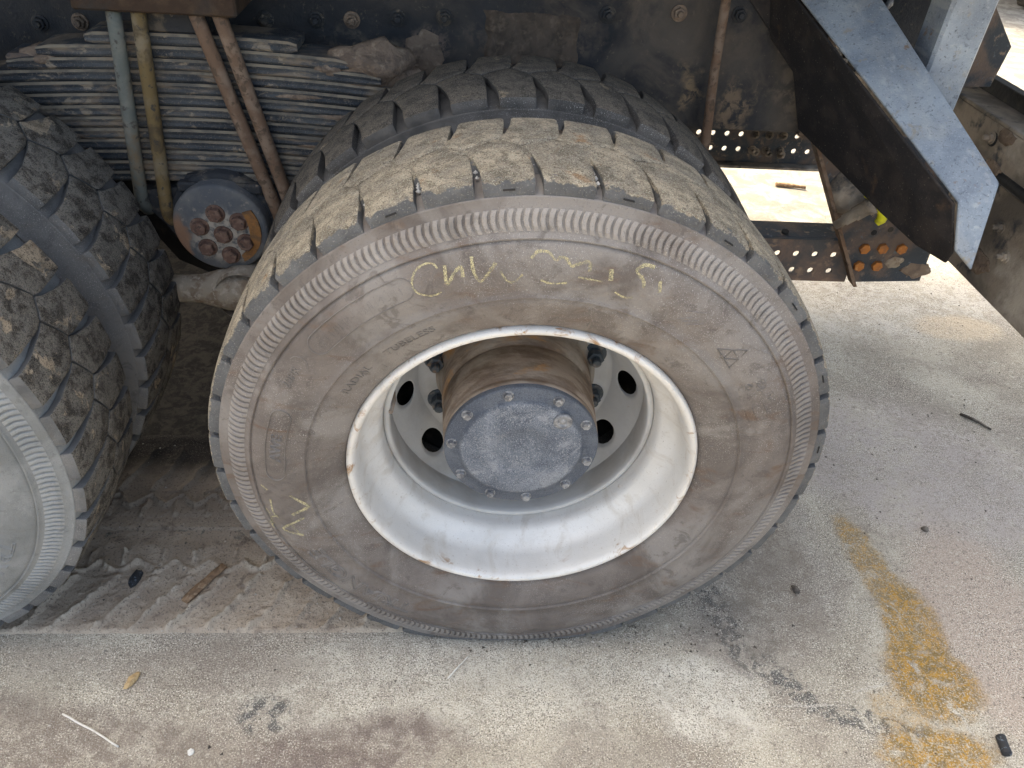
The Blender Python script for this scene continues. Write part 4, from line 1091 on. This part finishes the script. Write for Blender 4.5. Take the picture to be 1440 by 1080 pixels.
cork = MB().tube([(0, -.019, 0), (0, -.017, 0), (0, 0, 0), (.001, .017, 0), (.001, .019, 0)], [.0080, .0095, .0092, .0095, .0080], 12)
o = cork.build('rubber_plug', m_black, None, loc=(.966, -.245, .0090), label='short blue-black rubber plug at the lower right corner', cat='plug'); o.rotation_euler = (0, 0, R(-8))
stone('dirt_clod', (.675, .126, 0), (.009, .013, .007), m_grit, 3.3, 'black crumb of dirt beside the chalked tyre on the right', 'clod')
stone('dirt_clod', (1.077, .310, 0), (.010, .009, .007), m_grit, 4.1, 'small dark clod on the concrete right of the ochre stain', 'clod')
stone('plastic_scrap', (-.812, .152, .006), (.026, .012, .006), m_black, 1.4, 'crumpled blue-black plastic scrap on the mud beside the left tyre', 'scrap')
# loose grit nobody could count
def grit(name, m, n, seed, smin, smax, regs):
    rnd = random.Random(seed); b = MB()
    base = [(1,0,0),(-.5,.87,0),(-.5,-.87,0),(0,0,.9),(.1,.1,-.5)]
    F = [(0,1,3),(1,2,3),(2,0,3),(1,0,4),(2,1,4),(0,2,4)]
    for _ in range(n):
        x0, x1, y0, y1 = rnd.choice(regs); x, y = rnd.uniform(x0, x1), rnd.uniform(y0, y1)
        s = smin+(smax-smin)*rnd.random()**4; q = rnd.uniform(0, 6.3); sx = s*rnd.uniform(.6, 1.5)
        z = .005 if (.02 < y < .6 and x < .05) else 0
        b.add([(x+(p[0]*sx*math.cos(q)-p[1]*s*math.sin(q)), y+(p[0]*sx*math.sin(q)+p[1]*s*math.cos(q)), z+p[2]*s*.8+s*.2) for p in base], F)
    b.build(name, m, recalc=False, kind='stuff', label=('dark' if m is m_grit else 'pale')+' loose grit scattered over the yard', cat='grit')
REG = [(-1.1, 1.3, -.45, .05), (.45, 1.5, -.3, .9), (.45, 2.0, .3, 1.6), (-1.0, -.1, .02, .6), (-.1, .55, -.035, .05), (.2, .5, -.02, .25)]
grit('dark_grit', m_grit, 1500, 3, .0008, .0045, REG)
grit('pale_grit', m_grit_l, 2600, 4, .0009, .0042, REG)

# ------------------------------------------------------------------ wheel of another vehicle far behind
fw = obj('parked_trailer', None, None, loc=(5.35, 6.75, 0), label='dark tyre of a parked trailer on the bright ground in the top right corner', cat='trailer')
fw.rotation_euler = (0, 0, R(35))
rest = MB()
for i in range(N):
    for kind in (0, 1):
        g = GEO[kind]; rest.add([squash(rot_y(v, R(9*i))) for v in g.v], g.f)
fixed = rest.mesh('tread_blocks'); fixn(fixed); fixed.materials.append(m_tread_b)
for dx in (0, 1.3):
    fm = TYRE.copy(); fm.materials.clear(); fm.materials.append(m_side_d); ft = obj('tyre', fm, m_side_d, fw, (dx, -.13, ZC))
    obj('tread_blocks', fixed, m_tread_b, ft, kind='stuff')
    obj('rim', RIM, m_rim, fw, (dx, -.13, ZC)); obj('wheel_disc', DISC, m_disc, fw, (dx, -.13, ZC))
MB().bbox((-1.2, .25, .95), (5.0, .45, 1.15), .01).build('chassis_beam', m_dark, fw)
MB().bbox((-1.2, -.15, 1.16), (5.0, 2.3, 1.30), .01).build('deck', m_body, fw)

# ------------------------------------------------------------------ render settings
scene.render.engine = 'CYCLES'
scene.cycles.max_bounces = 8; scene.cycles.diffuse_bounces = 5
scene.render.resolution_x = 1024; scene.render.resolution_y = 768
